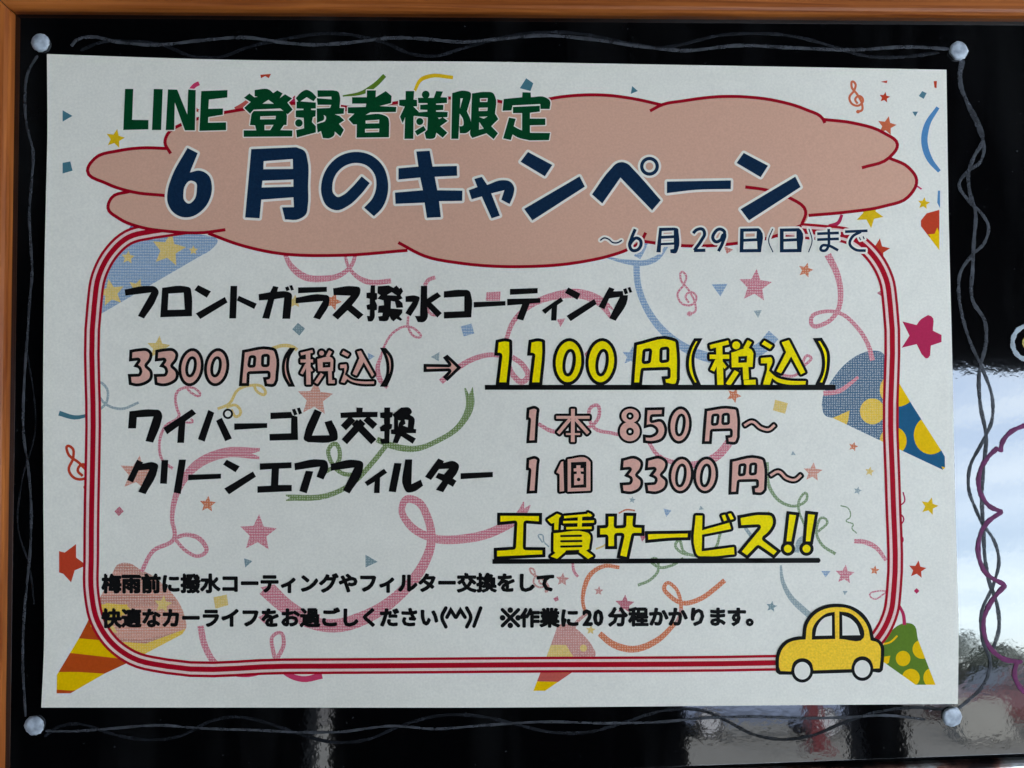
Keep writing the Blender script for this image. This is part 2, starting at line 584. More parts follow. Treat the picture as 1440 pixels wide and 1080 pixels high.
# lettering and scribbles in paint marker on the panel
m_grey = plain('grey_marker', (0.050, 0.052, 0.060), 0.55, 0.08, 0.55, 260)
m_dim = plain('faint_grey_marker', (0.011, 0.012, 0.015), 0.55, 0.08, 0.6, 260)
m_violet = plain('violet_marker', (0.14, 0.019, 0.085), 0.5, 0.1, 0.3, 500)
m_pale = plain('pale_grey_marker', (0.33, 0.37, 0.40), 0.5, 0.3, 0.3, 400)
m_yel = plain('yellow_marker', (0.5, 0.4, 0.08), 0.5, 0.3, 0.2, 400)
def streaky(m, lo):
    """dry streaks: the paint film thins out in places and the board shows through"""
    n, l, b = nodes_of(m)
    tc = n.new('ShaderNodeTexCoord')
    t = n.new('ShaderNodeTexNoise'); t.inputs['Scale'].default_value = 210; t.inputs['Detail'].default_value = 6; t.inputs['Roughness'].default_value = 0.7
    l.new(tc.outputs['Object'], t.inputs['Vector'])
    r = n.new('ShaderNodeMapRange'); r.inputs['From Min'].default_value = 0.36; r.inputs['From Max'].default_value = 0.58
    r.inputs['To Min'].default_value = lo; r.inputs['To Max'].default_value = 1.0
    l.new(t.outputs['Fac'], r.inputs['Value']); l.new(r.outputs[0], b.inputs['Alpha'])
for m_, lo_ in ((m_grey, 0.72), (m_dim, 0.55), (m_violet, 0.85), (m_pale, 0.8)): streaky(m_, lo_)
mark_level = [0]
def marker(name, txt, w, mat, wob=0.5, label=None, parent=None, n_=9):
    w *= 0.86
    pts = spline([( *[float(q) for q in k.lstrip('~').split(',')], k[0] == '~') for k in txt.split()], False, n_)
    mark_level[0] += 1
    z0 = BZ + 0.00006 + mark_level[0] * 0.00001
    rs = random.Random(len(txt))
    V, Fc = [], []
    N = len(pts)
    ph = rs.random() * 6
    for i, p in enumerate(pts):
        a = pts[max(0, i - 1)]; c = pts[min(N - 1, i + 1)]
        t = (c - a).normalized(); nn = Vector((-t.y, t.x))
        ww = w * (1 + 0.13 * math.sin(i * 0.7 + ph) + 0.09 * math.sin(i * 2.3)) / 2
        if i in (0, N - 1): ww *= 0.55
        for k, (o_, h) in enumerate(((-1, 0), (-0.6, 0.00006), (0.6, 0.00006), (1, 0))):
            q = p + nn * (o_ * ww)
            V.append(tuple(at(q.x, q.y, z0 + h)))
    for i in range(N - 1):
        for k in range(3):
            j = i * 4 + k
            Fc.append((j, j + 1, j + 5, j + 4))
    o = mesh_obj(name, V, Fc, mat, parent or board, smooth=True, base=None if parent else BOARD_BASE)
    if label: o['label'] = label
    return o
top1 = '100,65 ~107,57 ~130,52 ~160,58 ~220,63 ~280,57 ~350,53 ~400,60 ~440,63 ~480,61 ~560,53 ~600,55 ~650,59 ~700,55 ~760,50 ~830,55 ~900,65 ~960,71 ~1040,64 ~1110,67 ~1200,70 ~1280,66 1335,69'
top2 = '113,71 ~140,60 ~180,58 ~230,64 ~270,79 ~310,80 ~350,66 ~400,55 ~460,47 ~500,50 ~540,60 ~580,76 ~610,79 ~650,68 ~710,52 ~770,45 ~820,48 ~880,60 ~930,67 ~960,62 ~1010,50 ~1060,47 ~1110,50 ~1170,65 ~1220,79 ~1270,80 1321,74'
marker('marker_line', top2, 5.2, m_dim); marker('marker_line', top1, 5.4, m_grey)
marker('marker_line', '35,480 ~48,560 ~50,600 ~30,680 ~25,740 ~42,800 ~48,850', 3, m_dim)
marker('marker_line', '53,78 ~40,100 ~35,140 ~38,180 ~46,210 ~44,260 ~41,300 ~43,340 ~45,385 ~42,420 ~38,480 ~33,560 ~33,610 ~40,660 ~44,720 ~42,780 ~35,850 ~32,930 36,1008', 4.4, m_grey)
marker('marker_line', '62,1036 ~80,1023 ~110,1018 ~150,1030 ~200,1040 ~250,1036 ~300,1013 ~330,1008 ~370,1015 ~420,1032 ~470,1044 ~520,1039 ~560,1022 ~620,1006 ~680,1008 ~720,1017 ~770,1029 ~830,1029 ~880,1015 ~930,1000 ~960,997 ~990,1000 ~1020,1013 ~1060,1033 ~1100,1040 ~1140,1035 ~1190,1015 ~1240,1000 ~1290,995 1327,998', 5, m_dim)
marker('marker_line', '64,1028 ~110,1028 ~150,1025 ~227,1020 ~283,1024 ~367,1027 ~433,1030 ~480,1029 ~547,1021 ~613,1025 ~680,1020 ~773,1015 ~847,1017 ~930,1015 ~987,1010 ~1051,1008 ~1134,1010 ~1190,1009 ~1245,1006 1302,1012', 4.2, m_grey)
marker('marker_line', '1355,84 ~1351,112 ~1360,145 ~1376,182 ~1384,205 ~1378,228 ~1360,242 ~1349,258 ~1362,282 ~1380,300 ~1390,318 ~1385,340 ~1366,360 ~1350,385 ~1348,405 ~1353,443 ~1366,485 ~1381,517 ~1396,562 ~1395,592 ~1381,623 ~1364,658 ~1363,690 ~1372,715 ~1381,735 ~1398,760 ~1405,787 ~1397,823 ~1381,860 ~1382,900 ~1393,933 ~1380,968 ~1362,985 1348,996', 5.2, m_grey)
marker('marker_line', '1352,84 ~1349,113 ~1360,143 ~1378,177 ~1382,197 ~1370,220 ~1362,243 ~1363,267 ~1372,300 ~1370,333 ~1368,375 ~1368,423 ~1385,452 ~1387,475 ~1377,527 ~1379,570 ~1387,613 ~1383,660 ~1381,700 ~1383,740 ~1386,790 ~1390,813 ~1403,853 ~1405,885 1396,915', 6.0, m_grey)
marker('violet_cloud_scallop', '1460,594 ~1440,599 ~1421,608 ~1410,622 1407,636', 7.5, m_violet)
marker('violet_cloud_scallop', '1404,629 ~1388,645 ~1377,669 ~1379,693 ~1392,712 1410,720', 7.5, m_violet)
marker('violet_cloud_scallop', '1410,719 ~1386,738 ~1376,777 ~1387,806 1414,823', 7.5, m_violet)
marker('violet_cloud_scallop', '1415,822 ~1395,845 ~1383,877 ~1392,910 ~1410,926 1438,931', 7.5, m_violet)
marker('violet_cloud_scallop', '1430,931 ~1427,950 ~1436,968 ~1460,985 1500,980', 7.5, m_violet)
marker('marker_ring', ' '.join('~%.1f,%.1f' % (1447 + 23 * math.cos(a), 482 + 24 * math.sin(a)) for a in [i * math.pi / 6 for i in range(13)]), 7.5, m_pale)
marker('marker_ring', ' '.join('~%.1f,%.1f' % (1447 + 8 * math.cos(a), 482 + 8 * math.sin(a)) for a in [i * math.pi / 6 for i in range(13)]), 3.5, m_yel)

# the blobs of white paint marker in the four corners: low domes with a ragged rim
m_blob = bpy.data.materials.new('white_marker_blob')
n, l, b = nodes_of(m_blob)
tc = n.new('ShaderNodeTexCoord')
t = n.new('ShaderNodeTexNoise'); t.inputs['Scale'].default_value = 420; t.inputs['Detail'].default_value = 5
l.new(tc.outputs['Object'], t.inputs['Vector'])
cr = n.new('ShaderNodeValToRGB')
cr.color_ramp.elements[0].position = 0.3; cr.color_ramp.elements[0].color = (0.2, 0.22, 0.26, 1)
cr.color_ramp.elements[1].position = 0.68; cr.color_ramp.elements[1].color = (0.52, 0.56, 0.62, 1)
l.new(t.outputs['Fac'], cr.inputs[0]); l.new(cr.outputs[0], b.inputs['Base Color'])
b.inputs['Roughness'].default_value = 0.5
bp = n.new('ShaderNodeBump'); bp.inputs['Distance'].default_value = 0.0001; bp.inputs['Strength'].default_value = 0.8
l.new(t.outputs['Fac'], bp.inputs['Height']); l.new(bp.outputs[0], b.inputs['Normal'])
for (x, y, r_) in ((57, 60, 13), (1348, 71.5, 13.5), (48, 1020, 14), (1339, 1008, 14)):
    V, Fc = [], []
    N, K = 28, 6
    rs = random.Random(int(x))
    rim = [1 + rs.uniform(-0.05, 0.05) for _ in range(N)]
    for k in range(K + 1):
        rr = k / K
        for i in range(N):
            a = 2 * math.pi * i / N
            w_ = rr * r_ * (1 + (rim[i] - 1) * rr)
            V.append(tuple(at(x + w_ * math.cos(a), y + w_ * math.sin(a), BZ + 0.0006 + 0.0006 * math.sqrt(max(0, 1 - rr * rr)) - (0.0005 if k == K else 0))))
    for k in range(K):
        for i in range(N):
            j = (i + 1) % N
            Fc.append((k * N + i, (k + 1) * N + i, (k + 1) * N + j, k * N + j))
    mesh_obj('marker_dot', V, Fc, m_blob, board, smooth=True, base=BOARD_BASE)

# ------------------------------------------------------------------ the notice: a sheet of paper taped flat on the board
poster = empty('paper_notice', BM, 'white printed paper notice with pink cloud heading, Japanese price list and a yellow car drawing', 'poster')
m_paper = bpy.data.materials.new('copy_paper')
n, l, b = nodes_of(m_paper)
b.inputs['Roughness'].default_value = 0.62
b.inputs['Specular IOR Level'].default_value = 0.2
tc = n.new('ShaderNodeTexCoord')
ts = []
for sc_, dt in ((130, 4), (1400, 2)):
    t = n.new('ShaderNodeTexNoise'); t.inputs['Scale'].default_value = sc_; t.inputs['Detail'].default_value = dt
    l.new(tc.outputs['Object'], t.inputs['Vector']); ts.append(t)
mr = n.new('ShaderNodeMapRange'); mr.inputs['From Min'].default_value = 0.25; mr.inputs['From Max'].default_value = 0.75
mr.inputs['To Min'].default_value = 0.972; mr.inputs['To Max'].default_value = 1.028
l.new(ts[0].outputs['Fac'], mr.inputs['Value'])
mr2 = n.new('ShaderNodeMapRange'); mr2.inputs['From Min'].default_value = 0.25; mr2.inputs['From Max'].default_value = 0.75
mr2.inputs['To Min'].default_value = 0.94; mr2.inputs['To Max'].default_value = 1.06
l.new(ts[1].outputs['Fac'], mr2.inputs['Value'])
mu = n.new('ShaderNodeMath'); mu.operation = 'MULTIPLY'
l.new(mr.outputs[0], mu.inputs[0]); l.new(mr2.outputs[0], mu.inputs[1])
sv = n.new('ShaderNodeVectorMath'); sv.operation = 'SCALE'; sv.inputs[0].default_value = PAPER
l.new(mu.outputs[0], sv.inputs['Scale']); l.new(sv.outputs[0], b.inputs['Base Color'])
bp = n.new('ShaderNodeBump'); bp.inputs['Distance'].default_value = 0.00002; bp.inputs['Strength'].default_value = 0.5
l.new(ts[0].outputs['Fac'], bp.inputs['Height']); l.new(bp.outputs[0], b.inputs['Normal'])

V0 = View()
edge_top = V0.pts('66,76 ~300,83.5 ~700,87 ~1000,92 1331,98', False, 12)
edge_right = V0.pts('1331,98 ~1334,300 ~1339,500 ~1343,700 ~1348,900 1347,990', False, 12)
edge_bot = V0.pts('1347,990 ~1200,991 ~960,993 ~700,995 ~400,995 58,995', False, 12)
edge_left = V0.pts('58,995 ~62,900 ~62,850 ~61,720 ~60.5,560 ~62,400 ~64.5,280 ~66.5,190 66,76', False, 8)
outline = edge_top[:-1] + edge_right[:-1] + edge_bot[:-1] + edge_left[:-1]
vo, tris = solve([{'P': [outline]}], 9)
V, Fc, remap = [], [], {}
for f, _, _ in tris:
    ids = []
    for i in f:
        if i not in remap:
            remap[i] = len(V); V.append(paper_at(vo[i].x, vo[i].y, 0))
        ids.append(remap[i])
    a, b_, c = [V[i] for i in ids]
    if (b_ - a).cross(c - a).z < 0: ids.reverse()
    Fc.append(tuple(ids))
# thickness: the back 0.15 mm below, walls along the rim
nv = len(V)
cnt = {}
for f in Fc:
    for i in range(3):
        e_ = (f[i], f[(i + 1) % 3]); cnt[e_] = 1
rimE = [e_ for e_ in cnt if (e_[1], e_[0]) not in cnt]
V2 = V + [v - Vector((0, 0, 0.00016)) for v in V]
F2 = list(Fc) + [tuple(i + nv for i in reversed(f)) for f in Fc]
nf = len(F2)
for a, b_ in rimE:                               # rim faces have corners of their own, so the shading stays crisp
    k = len(V2)
    V2 += [V2[b_], V2[a], V2[a + nv], V2[b_ + nv]]
    F2.append((k, k + 1, k + 2, k + 3))
sheet = mesh_obj('paper_sheet', V2, F2, m_paper, poster, smooth=False)
for p in sheet.data.polygons:
    p.use_smooth = p.index < nf

# inks (the sheet's pattern is printed strong outside the border and as a pale screened tint inside it)
def pair(name, c, cover=0.62, dots=0.16, lines=0.0):
    return ink(name, c, 1.0, 0.0), ink(name + '_screened', c, cover, dots, 0.08, lines=lines)
I = {
 'teal': pair('teal_ink', (0.06, 0.17, 0.24), 0.75), 'yellow': pair('yellow_ink', (0.68, 0.45, 0.01), 0.72, 0.12),
 'pink': pair('pink_ink', (0.55, 0.045, 0.14), 0.70, 0.22, 0.12), 'magenta': pair('magenta_ink', (0.42, 0.02, 0.09), 0.8, 0.15, 0.1),
 'red': pair('red_ink', (0.48, 0.05, 0.022), 0.72, 0.2), 'orange': pair('orange_ink', (0.60, 0.13, 0.025), 0.82, 0.22),
 'salmon': pair('salmon_ink', (0.58, 0.14, 0.07), 0.68, 0.16, 0.12), 'blue': pair('blue_ink', (0.08, 0.23, 0.50), 0.70, 0.16, 0.14),
 'green': pair('green_ink', (0.10, 0.19, 0.02), 0.80, 0.25),
 'grass': pair('grass_ink', (0.09, 0.20, 0.04), 0.74, 0.2), 'golden': pair('golden_ink', (0.75, 0.48, 0.0), 0.85, 0.12),
 'rust': pair('rust_ink', (0.44, 0.065, 0.01), 0.68, 0.2, 0.12), 'slate': pair('slate_ink', (0.08, 0.19, 0.27), 0.62, 0.16),
 'rose': pair('rose_ink', (0.50, 0.10, 0.09), 0.66, 0.2), 'denim': pair('denim_ink', (0.012, 0.095, 0.22), 0.80, 0.3, 0.05),
}
i_cloud = ink('cloud_pink_ink', (0.62, 0.375, 0.31), 1.0, 0.0, 0.045)
i_crimson = ink('crimson_line_ink', (0.30, 0.002, 0.014), 1.0, 0, 0.06)
i_crimson2 = ink('crimson_border_ink', (0.36, 0.004, 0.018), 1.0, 0, 0.08)
i_gap = ink('border_gap_ink', (0.72, 0.38, 0.40), 0.5, 0, 0.06)
i_white = ink('knockout_white', PAPER, 1.0, 0, 0.03)
i_navy = ink('navy_ink', (0.006, 0.022, 0.062), 1.0, 0, 0.15)
i_green = ink('heading_green_ink', (0.002, 0.052, 0.018), 1.0, 0, 0.12)
i_black = ink('black_toner', (0.006, 0.006, 0.007), 1.0, 0, 0.12, rough=0.42)
i_pfill = ink('pink_letter_ink', (0.66, 0.37, 0.34), 0.98, 0, 0.06)
i_yfill = ink('yellow_letter_ink', (0.86, 0.72, 0.0), 1.0, 0, 0.08)
i_carfill = ink('car_yellow_ink', (0.86, 0.56, 0.035), 1.0, 0.03, 0.12)

# the rounded border
border_mid = V0.pts('~215,325 ~500,326 ~900,326.5 ~1155,327 ~1195,333 ~1226,357 ~1246,392 ~1252,430 ~1252.5,600 ~1256,700 ~1257,830 ~1253,860 ~1236,895 ~1205,921 ~1165,930 ~1090,932 ~720,935 ~400,937 ~235,937 ~186,925 ~158,905 ~137,873 ~128.8,835 ~128.3,780 ~131,600 ~132.5,430 ~139,388 ~155,357 ~180,334', True, 5)
FRAME_IN = border_mid
def offset_closed(pts, d_):
    out = []
    N = len(pts)
    for i in range(N):
        t = (pts[(i + 1) % N] - pts[i - 1]).normalized()
        out.append(pts[i] + Vector((-t.y, t.x)) * d_)
    return out
def loop(pts, w): return ribbon(pts + [pts[0]], w)
bf = printed('border_line', [dict(P=loop(border_mid, 20.5)), dict(P=loop(border_mid, 7.4) + loop(offset_closed(border_mid, 9.4), 3.7) + loop(offset_closed(border_mid, -9.4), 3.7))],
             [i_gap, i_crimson2], 5, poster, label='rounded border of crimson lines, one thick between two thin')

LV = 2
def motif(name, key, shape, lv=None, clip=None, label=None):
    L = dict(P=shape.P, H=shape.H)
    if clip: L['C'] = clip
    return printed(name, [L], [I[key][0]], LV if lv is None else lv, poster, inner=[I[key][1]], label=label)
def star_pts(cx, cy, r_, rot=0.0, inner=0.46, n_=5):
    return [Vector((cx + (r_ if k % 2 == 0 else r_ * inner) * math.sin(R(rot) + math.pi * k / n_),
                    cy - (r_ if k % 2 == 0 else r_ * inner) * math.cos(R(rot) + math.pi * k / n_))) for k in range(2 * n_)]
def poly(txt): return V0.pts(txt, True)
def sh(*polys):
    s = Shape(); s.view(); s.P = [p if isinstance(p, list) else poly(p) for p in polys]; return s
def streamer(key, w, txt, lv=None):
    s = Shape().view(); s.s(w, txt)
    for k, notch in NOTCH.items():                  # the forked ends of the wide ribbons
        if k in txt: s.h(notch)
    return motif('streamer', key, s, lv)

NOTCH = {'365,638': '354,638 369,633.5 369,643.5', '659,545': '659.5,555 654,543 665,543', '741,708': '737,715 737,700 747,709', '863,445': '855,432 868,440 862,450', '402,700': '408,700 400,697 400,704'}
# party poppers
def popper(body, body_key, layers, label):
    """layers: list of (ink key, polygons), all clipped to the body"""
    bp_ = poly(body)
    L = [dict(P=[bp_])] + [dict(P=pp, C=[bp_]) for _, pp in layers]
    keys = [body_key] + [k for k, _ in layers]
    return printed('party_popper', L, [I[k][0] for k in keys], 1, poster, inner=[I[k][1] for k in keys], label=label)
popper('185,316 290,331 ~306,338 ~298,350 280,361 122,453 130,432 145,398 165,345', 'blue',
       [('yellow', [star_pts(237, 351, 25, 10), star_pts(193, 405, 14, 20), star_pts(156, 412, 20, -10), star_pts(180, 362, 10, 5), star_pts(272, 352, 7)])], 'blue party popper with yellow stars')
popper('160,802 ~164,795 ~182,792 ~196,800 212,808 ~235,827 ~252,848 ~261,872 ~262,882 256,892 182,931 147.6,947 99,975 79.5,975 80,949 113,894 141.5,839', 'rust',
       [('salmon', [poly('141,845 150,800 240,815 262,850 275,880 262,886 200,900 165,897')]),
        ('rust', [poly('135,838 200,836 245,842 250,850 190,853 140,852'), poly('158,803 ~163,794 ~183,791 ~198,800 190,806')]),
        ('golden', [poly('104,897 150,901 205,905 262,884 270,892 200,930 150,924 97,918'), poly('70,945 110,945 158,948 120,970 99,971 70,969'), poly('122,862 150,848 178,851 186,860 165,868 128,882'), poly('136,850 180,850 150,878 145,872')]),
        ('yellow', [star_pts(229, 850, 13, 8), poly('140,868 155,872 165,890 150,888')])], 'orange and yellow striped party popper')
popper('1155.5,570 ~1157,558 ~1169,536 ~1188,512.5 ~1209,498 ~1229.5,493 ~1241,496 1246,505 1264,538 1283,570 1324,634 1328.6,642 1329,658 1325.6,660.6 1232,616.7 1171.6,588 ~1160,584', 'denim',
       [('golden', [ellipse(1226.8, 578.5, 17.6, 18.3), ellipse(1256, 620, 19, 20), ellipse(1309, 612, 24, 27), ellipse(1262, 548, 25, 24), poly('1168,589 1182,583 1195,577 1193,590 1190,600'), poly('1324,656 1332,658 1328,664')])],
       'big blue party popper with yellow dots')
popper('783,882 ~790,877 ~805,881 ~821.5,894 ~833.7,910 ~837.5,921 836,924 766.5,971.5 750,971.5 766.5,929 780.7,890', 'rose',
       [('yellow', [poly('770,907 796,907 806,923 800,926 760,926'), ellipse(820.5, 911.5, 5, 5)]), ('golden', [poly('740,958 800,958 780,975 740,975'), poly('755,938 815,938 800,946 755,946')]),
        ('rose', [poly('752,946 800,946 790,959 750,958')])], 'small pink and yellow party popper cut by the border')
popper('1241.6,907.6 ~1248,895 ~1260.6,881 ~1275,876 ~1284,878 1291,899.5 1305.7,938 1315.6,963 1287.6,963 1242.5,931', 'green',
       [('golden', [ellipse(1270, 926, 10.3, 10.8), ellipse(1296.7, 913, 13.5, 13.5), ellipse(1281, 953, 12.5, 12.5), ellipse(1309, 953, 10.5, 13), poly('1240,924 1252,922 1250,932 1243,936')] +
         [q for q in Shape().view().s(2.6, '1242,906 ~1252,903 1262,894').P])], 'green party popper with yellow dots')
popper('1321,295 1303,300 1295,310 1295,318 1321,352', 'red', [('golden', [star_pts(1318, 334, 14, 0), poly('1321,328 1321,352 1306,334')])], 'red party popper cut off by the print margin')

# streamers
S_ = [('green', [2, 7, 6], '482,135 ~510,130 ~528,119 541,106'), ('yellow', [4, 6, 5], '583,128 ~592,112 ~605,107 637,109'),
 ('pink', 6, '268,127 ~274,120 280,117'), ('rose', 7, '331,154 ~340,149 350,142'),
 ('blue', [5, 9, 9, 5], '1319,151 ~1304,175 ~1300,200 ~1308,225 1321,241'), ('magenta', [4, 5, 7], '1184,302 ~1179,313 1166,319'),
 ('teal', [7, 6, 3], '83,581 ~105,587 ~135,580'), ('slate', 3.6, '135,580 ~150,565 ~148,543 ~139,538 ~137,548 ~145,565 ~170,575 195,566'),
 ('pink', [6, 6, 6, 6, 9, 13, 14, 16], '199,804 ~215,775 ~245,757 ~242,730 ~250,690 ~275,655 ~315,637 365,638'),
 ('pink', [5, 7, 5, 5], '245,757 ~262,752 ~285,762 ~290,775 ~280,782 ~262,775 246,758'),
 ('pink', 4, '268,543 ~250,550 ~249,575 ~252,583 ~232,600 ~224,625 ~229,648 243,659'), ('pink', 3.4, '264,544 ~275,547 ~281,556 ~270,553 262,545'), ('pink', 3, '250,585 ~262,594 ~271,592 268,589'),
 ('yellow', 4, '306,575 ~322,568 ~335,548 ~352,542 ~370,545 ~373,554 ~362,551 357,542'), ('yellow', 4, '318,573 ~332,570 ~338,582 ~333,586 325,576'), ('yellow', 5, '383,490 ~397,486 ~412,488 418,492'),
 ('pink', [12, 13, 13, 12, 11, 9, 11, 11, 12, 14, 16, 20, 18, 14, 20], '741,708 ~735,720 ~700,745 ~650,758 ~606,756 ~575,737 ~565,715 ~572,702 ~585,704 ~602,730 ~606,765 ~595,795 ~565,833 ~520,865 ~470,880 ~430,873 ~400,855 372,828'),
 ('pink', [9, 9, 8, 7, 6, 5, 5, 6, 8, 9], '282,880 ~287,905 ~305,935 ~335,948 ~370,943 ~390,925 ~399,900 ~395,890 ~385,893 ~384,915 ~400,945 ~425,955 453,950'),
 ('pink', [5, 10, 9, 6, 5], '399,354 ~410,375 ~430,390 ~455,392 ~480,386 ~495,372 500,358'), ('pink', [4, 5, 8, 7], '485,358 ~490,375 ~505,391 ~520,397 550,395'),
 ('pink', 5.5, '597,402 ~602,394 612,390'), ('pink', 3.4, '574,444 ~574,460 ~585,474 ~591,474 ~585,464 ~572,459 ~555,466 ~540,488 536,500'), ('pink', [4, 8, 5], '536,500 ~531,518 ~535,535 545,545'), ('pink', 4, '602,425 ~604,440 613,444'),
 ('pink', [8, 8, 7, 6], '620,537 ~640,520 ~665,505 ~690,499 704,500'),
 ('pink', [7, 8, 8, 8], '720,502 ~735,513 ~742,530 ~735,537 ~722,528 714,512'), ('pink', [6, 7, 9, 13, 14, 12], '711,480 ~722,452 ~745,430 ~780,416 ~820,414 ~845,425 863,445'),
 ('pink', [5, 6, 5, 4], '757,596 ~775,606 ~800,608 ~822,605'), ('pink', 5, '815,602 ~830,600 ~843,580 ~840,570 ~832,572 ~829,590 ~836,602 ~860,609 ~880,613'),
 ('pink', [5, 6, 9, 12, 12], '911,620 ~925,640 ~955,652 ~985,652 ~1010,640 1027,620'),
 ('blue', [12, 10], '906,338 ~902,350 896,362'), ('blue', [2, 8, 8, 4], '853,362 ~880,368 ~910,369 ~925,362 938,346'), ('blue', [9, 9, 11, 14, 17, 18], '895,366 ~897,400 ~910,435 ~935,468 ~965,490 ~1000,503 ~1040,500 ~1070,490 1088,471'),
 ('pink', [10, 8, 6, 6, 5, 6, 7], '1164,358 ~1177,385 ~1182,410 ~1178,437 ~1160,455 ~1142,457 ~1141,447 ~1160,438 ~1180,440 ~1205,460 ~1222,488 1227,507'),
 ('pink', 4, '1100,528 ~1118,528 ~1130,515 ~1140,502 ~1136,500 ~1128,512'),
 ('grass', [6, 4, 3.5, 3.5], '1078,650 ~1082,685 ~1100,707 ~1122,711 ~1135,700 ~1134,694 ~1124,703 ~1123,715 ~1132,740'), ('grass', [3.5, 3.5, 4, 4.5], '1150,748 ~1163,732 ~1158,728 ~1148,745 ~1155,765 1175,779'),
 ('grass', 1.8, '1182,711 ~1193,715 ~1195,728 ~1190,732 ~1200,738 ~1198,742 ~1205,750'),
 ('grass', 4, '897,823 ~915,815 ~926,800 ~920,785 ~916,787 ~925,797 ~945,795 961,785'), ('grass', 4, '968,780 ~960,778 ~950,765 ~954,760 ~961,775 ~985,781 ~1005,772 1013,750'),
 ('pink', [6, 7, 5], '1201,761 ~1215,762 ~1232,770 1246,788'), ('pink', 2.2, '1246,833 ~1228,842 ~1223,837 ~1235,831 1246,831'),
 ('magenta', 2, '1270,692 ~1272,705 ~1262,715 ~1271,730 ~1263,745 ~1270,760 1261,770'),
 ('slate', 5, '1048,742 ~1055,752 1064,764'), ('slate', [5, 6, 4], '1121,777 ~1124,760 ~1128,757 ~1120,772 1112,778'), ('slate', [3, 6, 9, 8], '1098,795 ~1100,815 ~1112,840 ~1130,858 1147,872'),
 ('slate', 2, '763,763 ~758,752 ~762,752 ~765,762 ~772,769'), ('yellow', 2.4, '838,772 ~848,768 ~856,762'), ('orange', 2.2, '870,722 ~880,717 ~893,718'),
 ('orange', [5, 6, 7, 5, 5], '871,798 ~850,796 ~832,806 ~821,830 ~820,850 ~824,862'), ('rose', [4, 5, 7], '826,862 ~812,874 ~800,896'),
 ('orange', [7, 7, 6, 5, 5], '1019,816 ~1005,828 ~985,842 ~960,848 ~942,838 ~934,826 ~938,820 ~948,825 ~956,840 958,858'), ('rose', [5, 5], '958,856 ~956,866 ~950,877'),
 ('orange', [6, 9, 10, 8], '950,876 ~925,900 ~890,913 ~862,906 843,891'), ('pink', 4, '805,790 ~808,805 813,811'),
 ('pink', [7, 6, 4], '1158,553 ~1180,550 ~1195,540 1207,530'), ('magenta', [4, 5], '1264,851 ~1270,863 1272,879'), ('pink', 2.4, '1287,260 1296,266')]
for t in S_: streamer(*t, lv=3)
motif('streamer', 'pink', sh('366,826 386,822 ~410,845 ~440,862 450,864 448,880 ~415,870'), 2)
motif('streamer', 'blue', sh('1319,268 1322,268 1322,293 1318,285'), 2)
# a wide olive streamer with a forked end
streamer('green', [12, 12, 9, 7, 7, 9, 9, 8], '659,545 ~661,570 ~645,600 ~615,620 ~585,631 ~555,628 ~530,618', 3)
streamer('green', [7, 7, 7, 9], '545,624 ~520,655 ~495,680 ~460,697 402,700', 4)
streamer('green', 6, '505,668 ~480,665 ~466,650 ~463,630 ~470,624 ~478,640 ~472,655 ~458,663', 2)

def treble(key, cx, cy, h, rot, w):
    base = '~740,472 ~756,466 ~757,440 ~738,400 ~712,362 ~716,343 ~728,352 ~724,380 ~703,412 ~716,440 ~745,445 ~761,420 ~745,405 ~728,418 ~738,438'
    pts = []
    for q in base.split():
        x, y = [float(a) for a in q[1:].split(',')]
        x, y = (x - 732) / 140 * h, (y - 408) / 140 * h
        c_, s_ = math.cos(R(rot)), math.sin(R(rot))
        pts.append('~%.2f,%.2f' % (cx + x * c_ - y * s_, cy + x * s_ + y * c_))
    s = Shape().view(); s.s(w, ' '.join(pts))
    x, y = [float(a) for a in pts[0][1:].split(',')]
    s.P.append(ellipse(x, y, h * 0.06, h * 0.055))
    motif('treble_clef', key, s, 2)
treble('salmon', 1204, 136, 46, 0, 3.2)
treble('red', 110, 656, 68, -14, 3.8)
treble('pink', 966, 412, 64, 0, 3.0)
treble('rose', 758, 815, 42, -25, 2.6)
for key, x, y, r_, rot in [('yellow', 162, 195, 14, 12), ('red', 1244, 137, 8, 10), ('salmon', 1247, 177, 14, 12), ('yellow', 1299, 286, 9, 8), ('yellow', 1223, 301, 20, 30),
        ('red', 1235, 352, 17, 8), ('red', 277, 155, 4, 0), ('yellow', 223, 489, 17, 5), ('salmon', 443, 560, 26, 4), ('salmon', 193, 666, 26, 8),
        ('orange', 292, 709, 12, 5), ('pink', 363, 750, 27, 3), ('orange', 468, 424, 13, 20), ('yellow', 415, 424, 10, 0), ('pink', 1062, 402, 24, 5), ('orange', 1133, 380, 11, 15),
        ('blue', 888, 501, 14, 8), ('orange', 1032, 556, 11, 25), ('orange', 1200, 628, 7, 15), ('salmon', 1143, 664, 14, 5), ('yellow', 1223, 663, 7, 10),
        ('slate', 1206, 690, 6, 15), ('yellow', 1307, 712, 13, 15), ('red', 1290, 801, 13, 8), ('pink', 1188, 808, 14, 5), ('orange', 1230, 802, 7, 8), ('teal', 1085, 853, 8, 10),
        ('rose', 791, 815, 10, 5), ('rose', 842, 831, 7, 5), ('magenta', 878.5, 850, 14, 3), ('yellow', 830.7, 886, 7, 5), ('slate', 889, 703, 5, 10), ('yellow', 1081, 722, 4, 0)]:
    motif('star', key, sh(star_pts(x, y, r_, rot)), 2)
motif('star', 'magenta', sh('1269,452 1289,457 ~1294,450 1305,443 ~1310,445 1312,465 1324,471 1324,481 1309,486 1308,500 ~1304,504 1296,498 1289,484 1268,489 1279,472'), 2, label='magenta star clipped flat at its right')
motif('star', 'red', sh('83,775 91,777 107,765 107,784 122,795 105,802 100,819 89,807 83,805'), 2, label='orange-red star clipped flat at its left')
motif('star', 'magenta', sh('404,143 415,134 415,152'), 2)
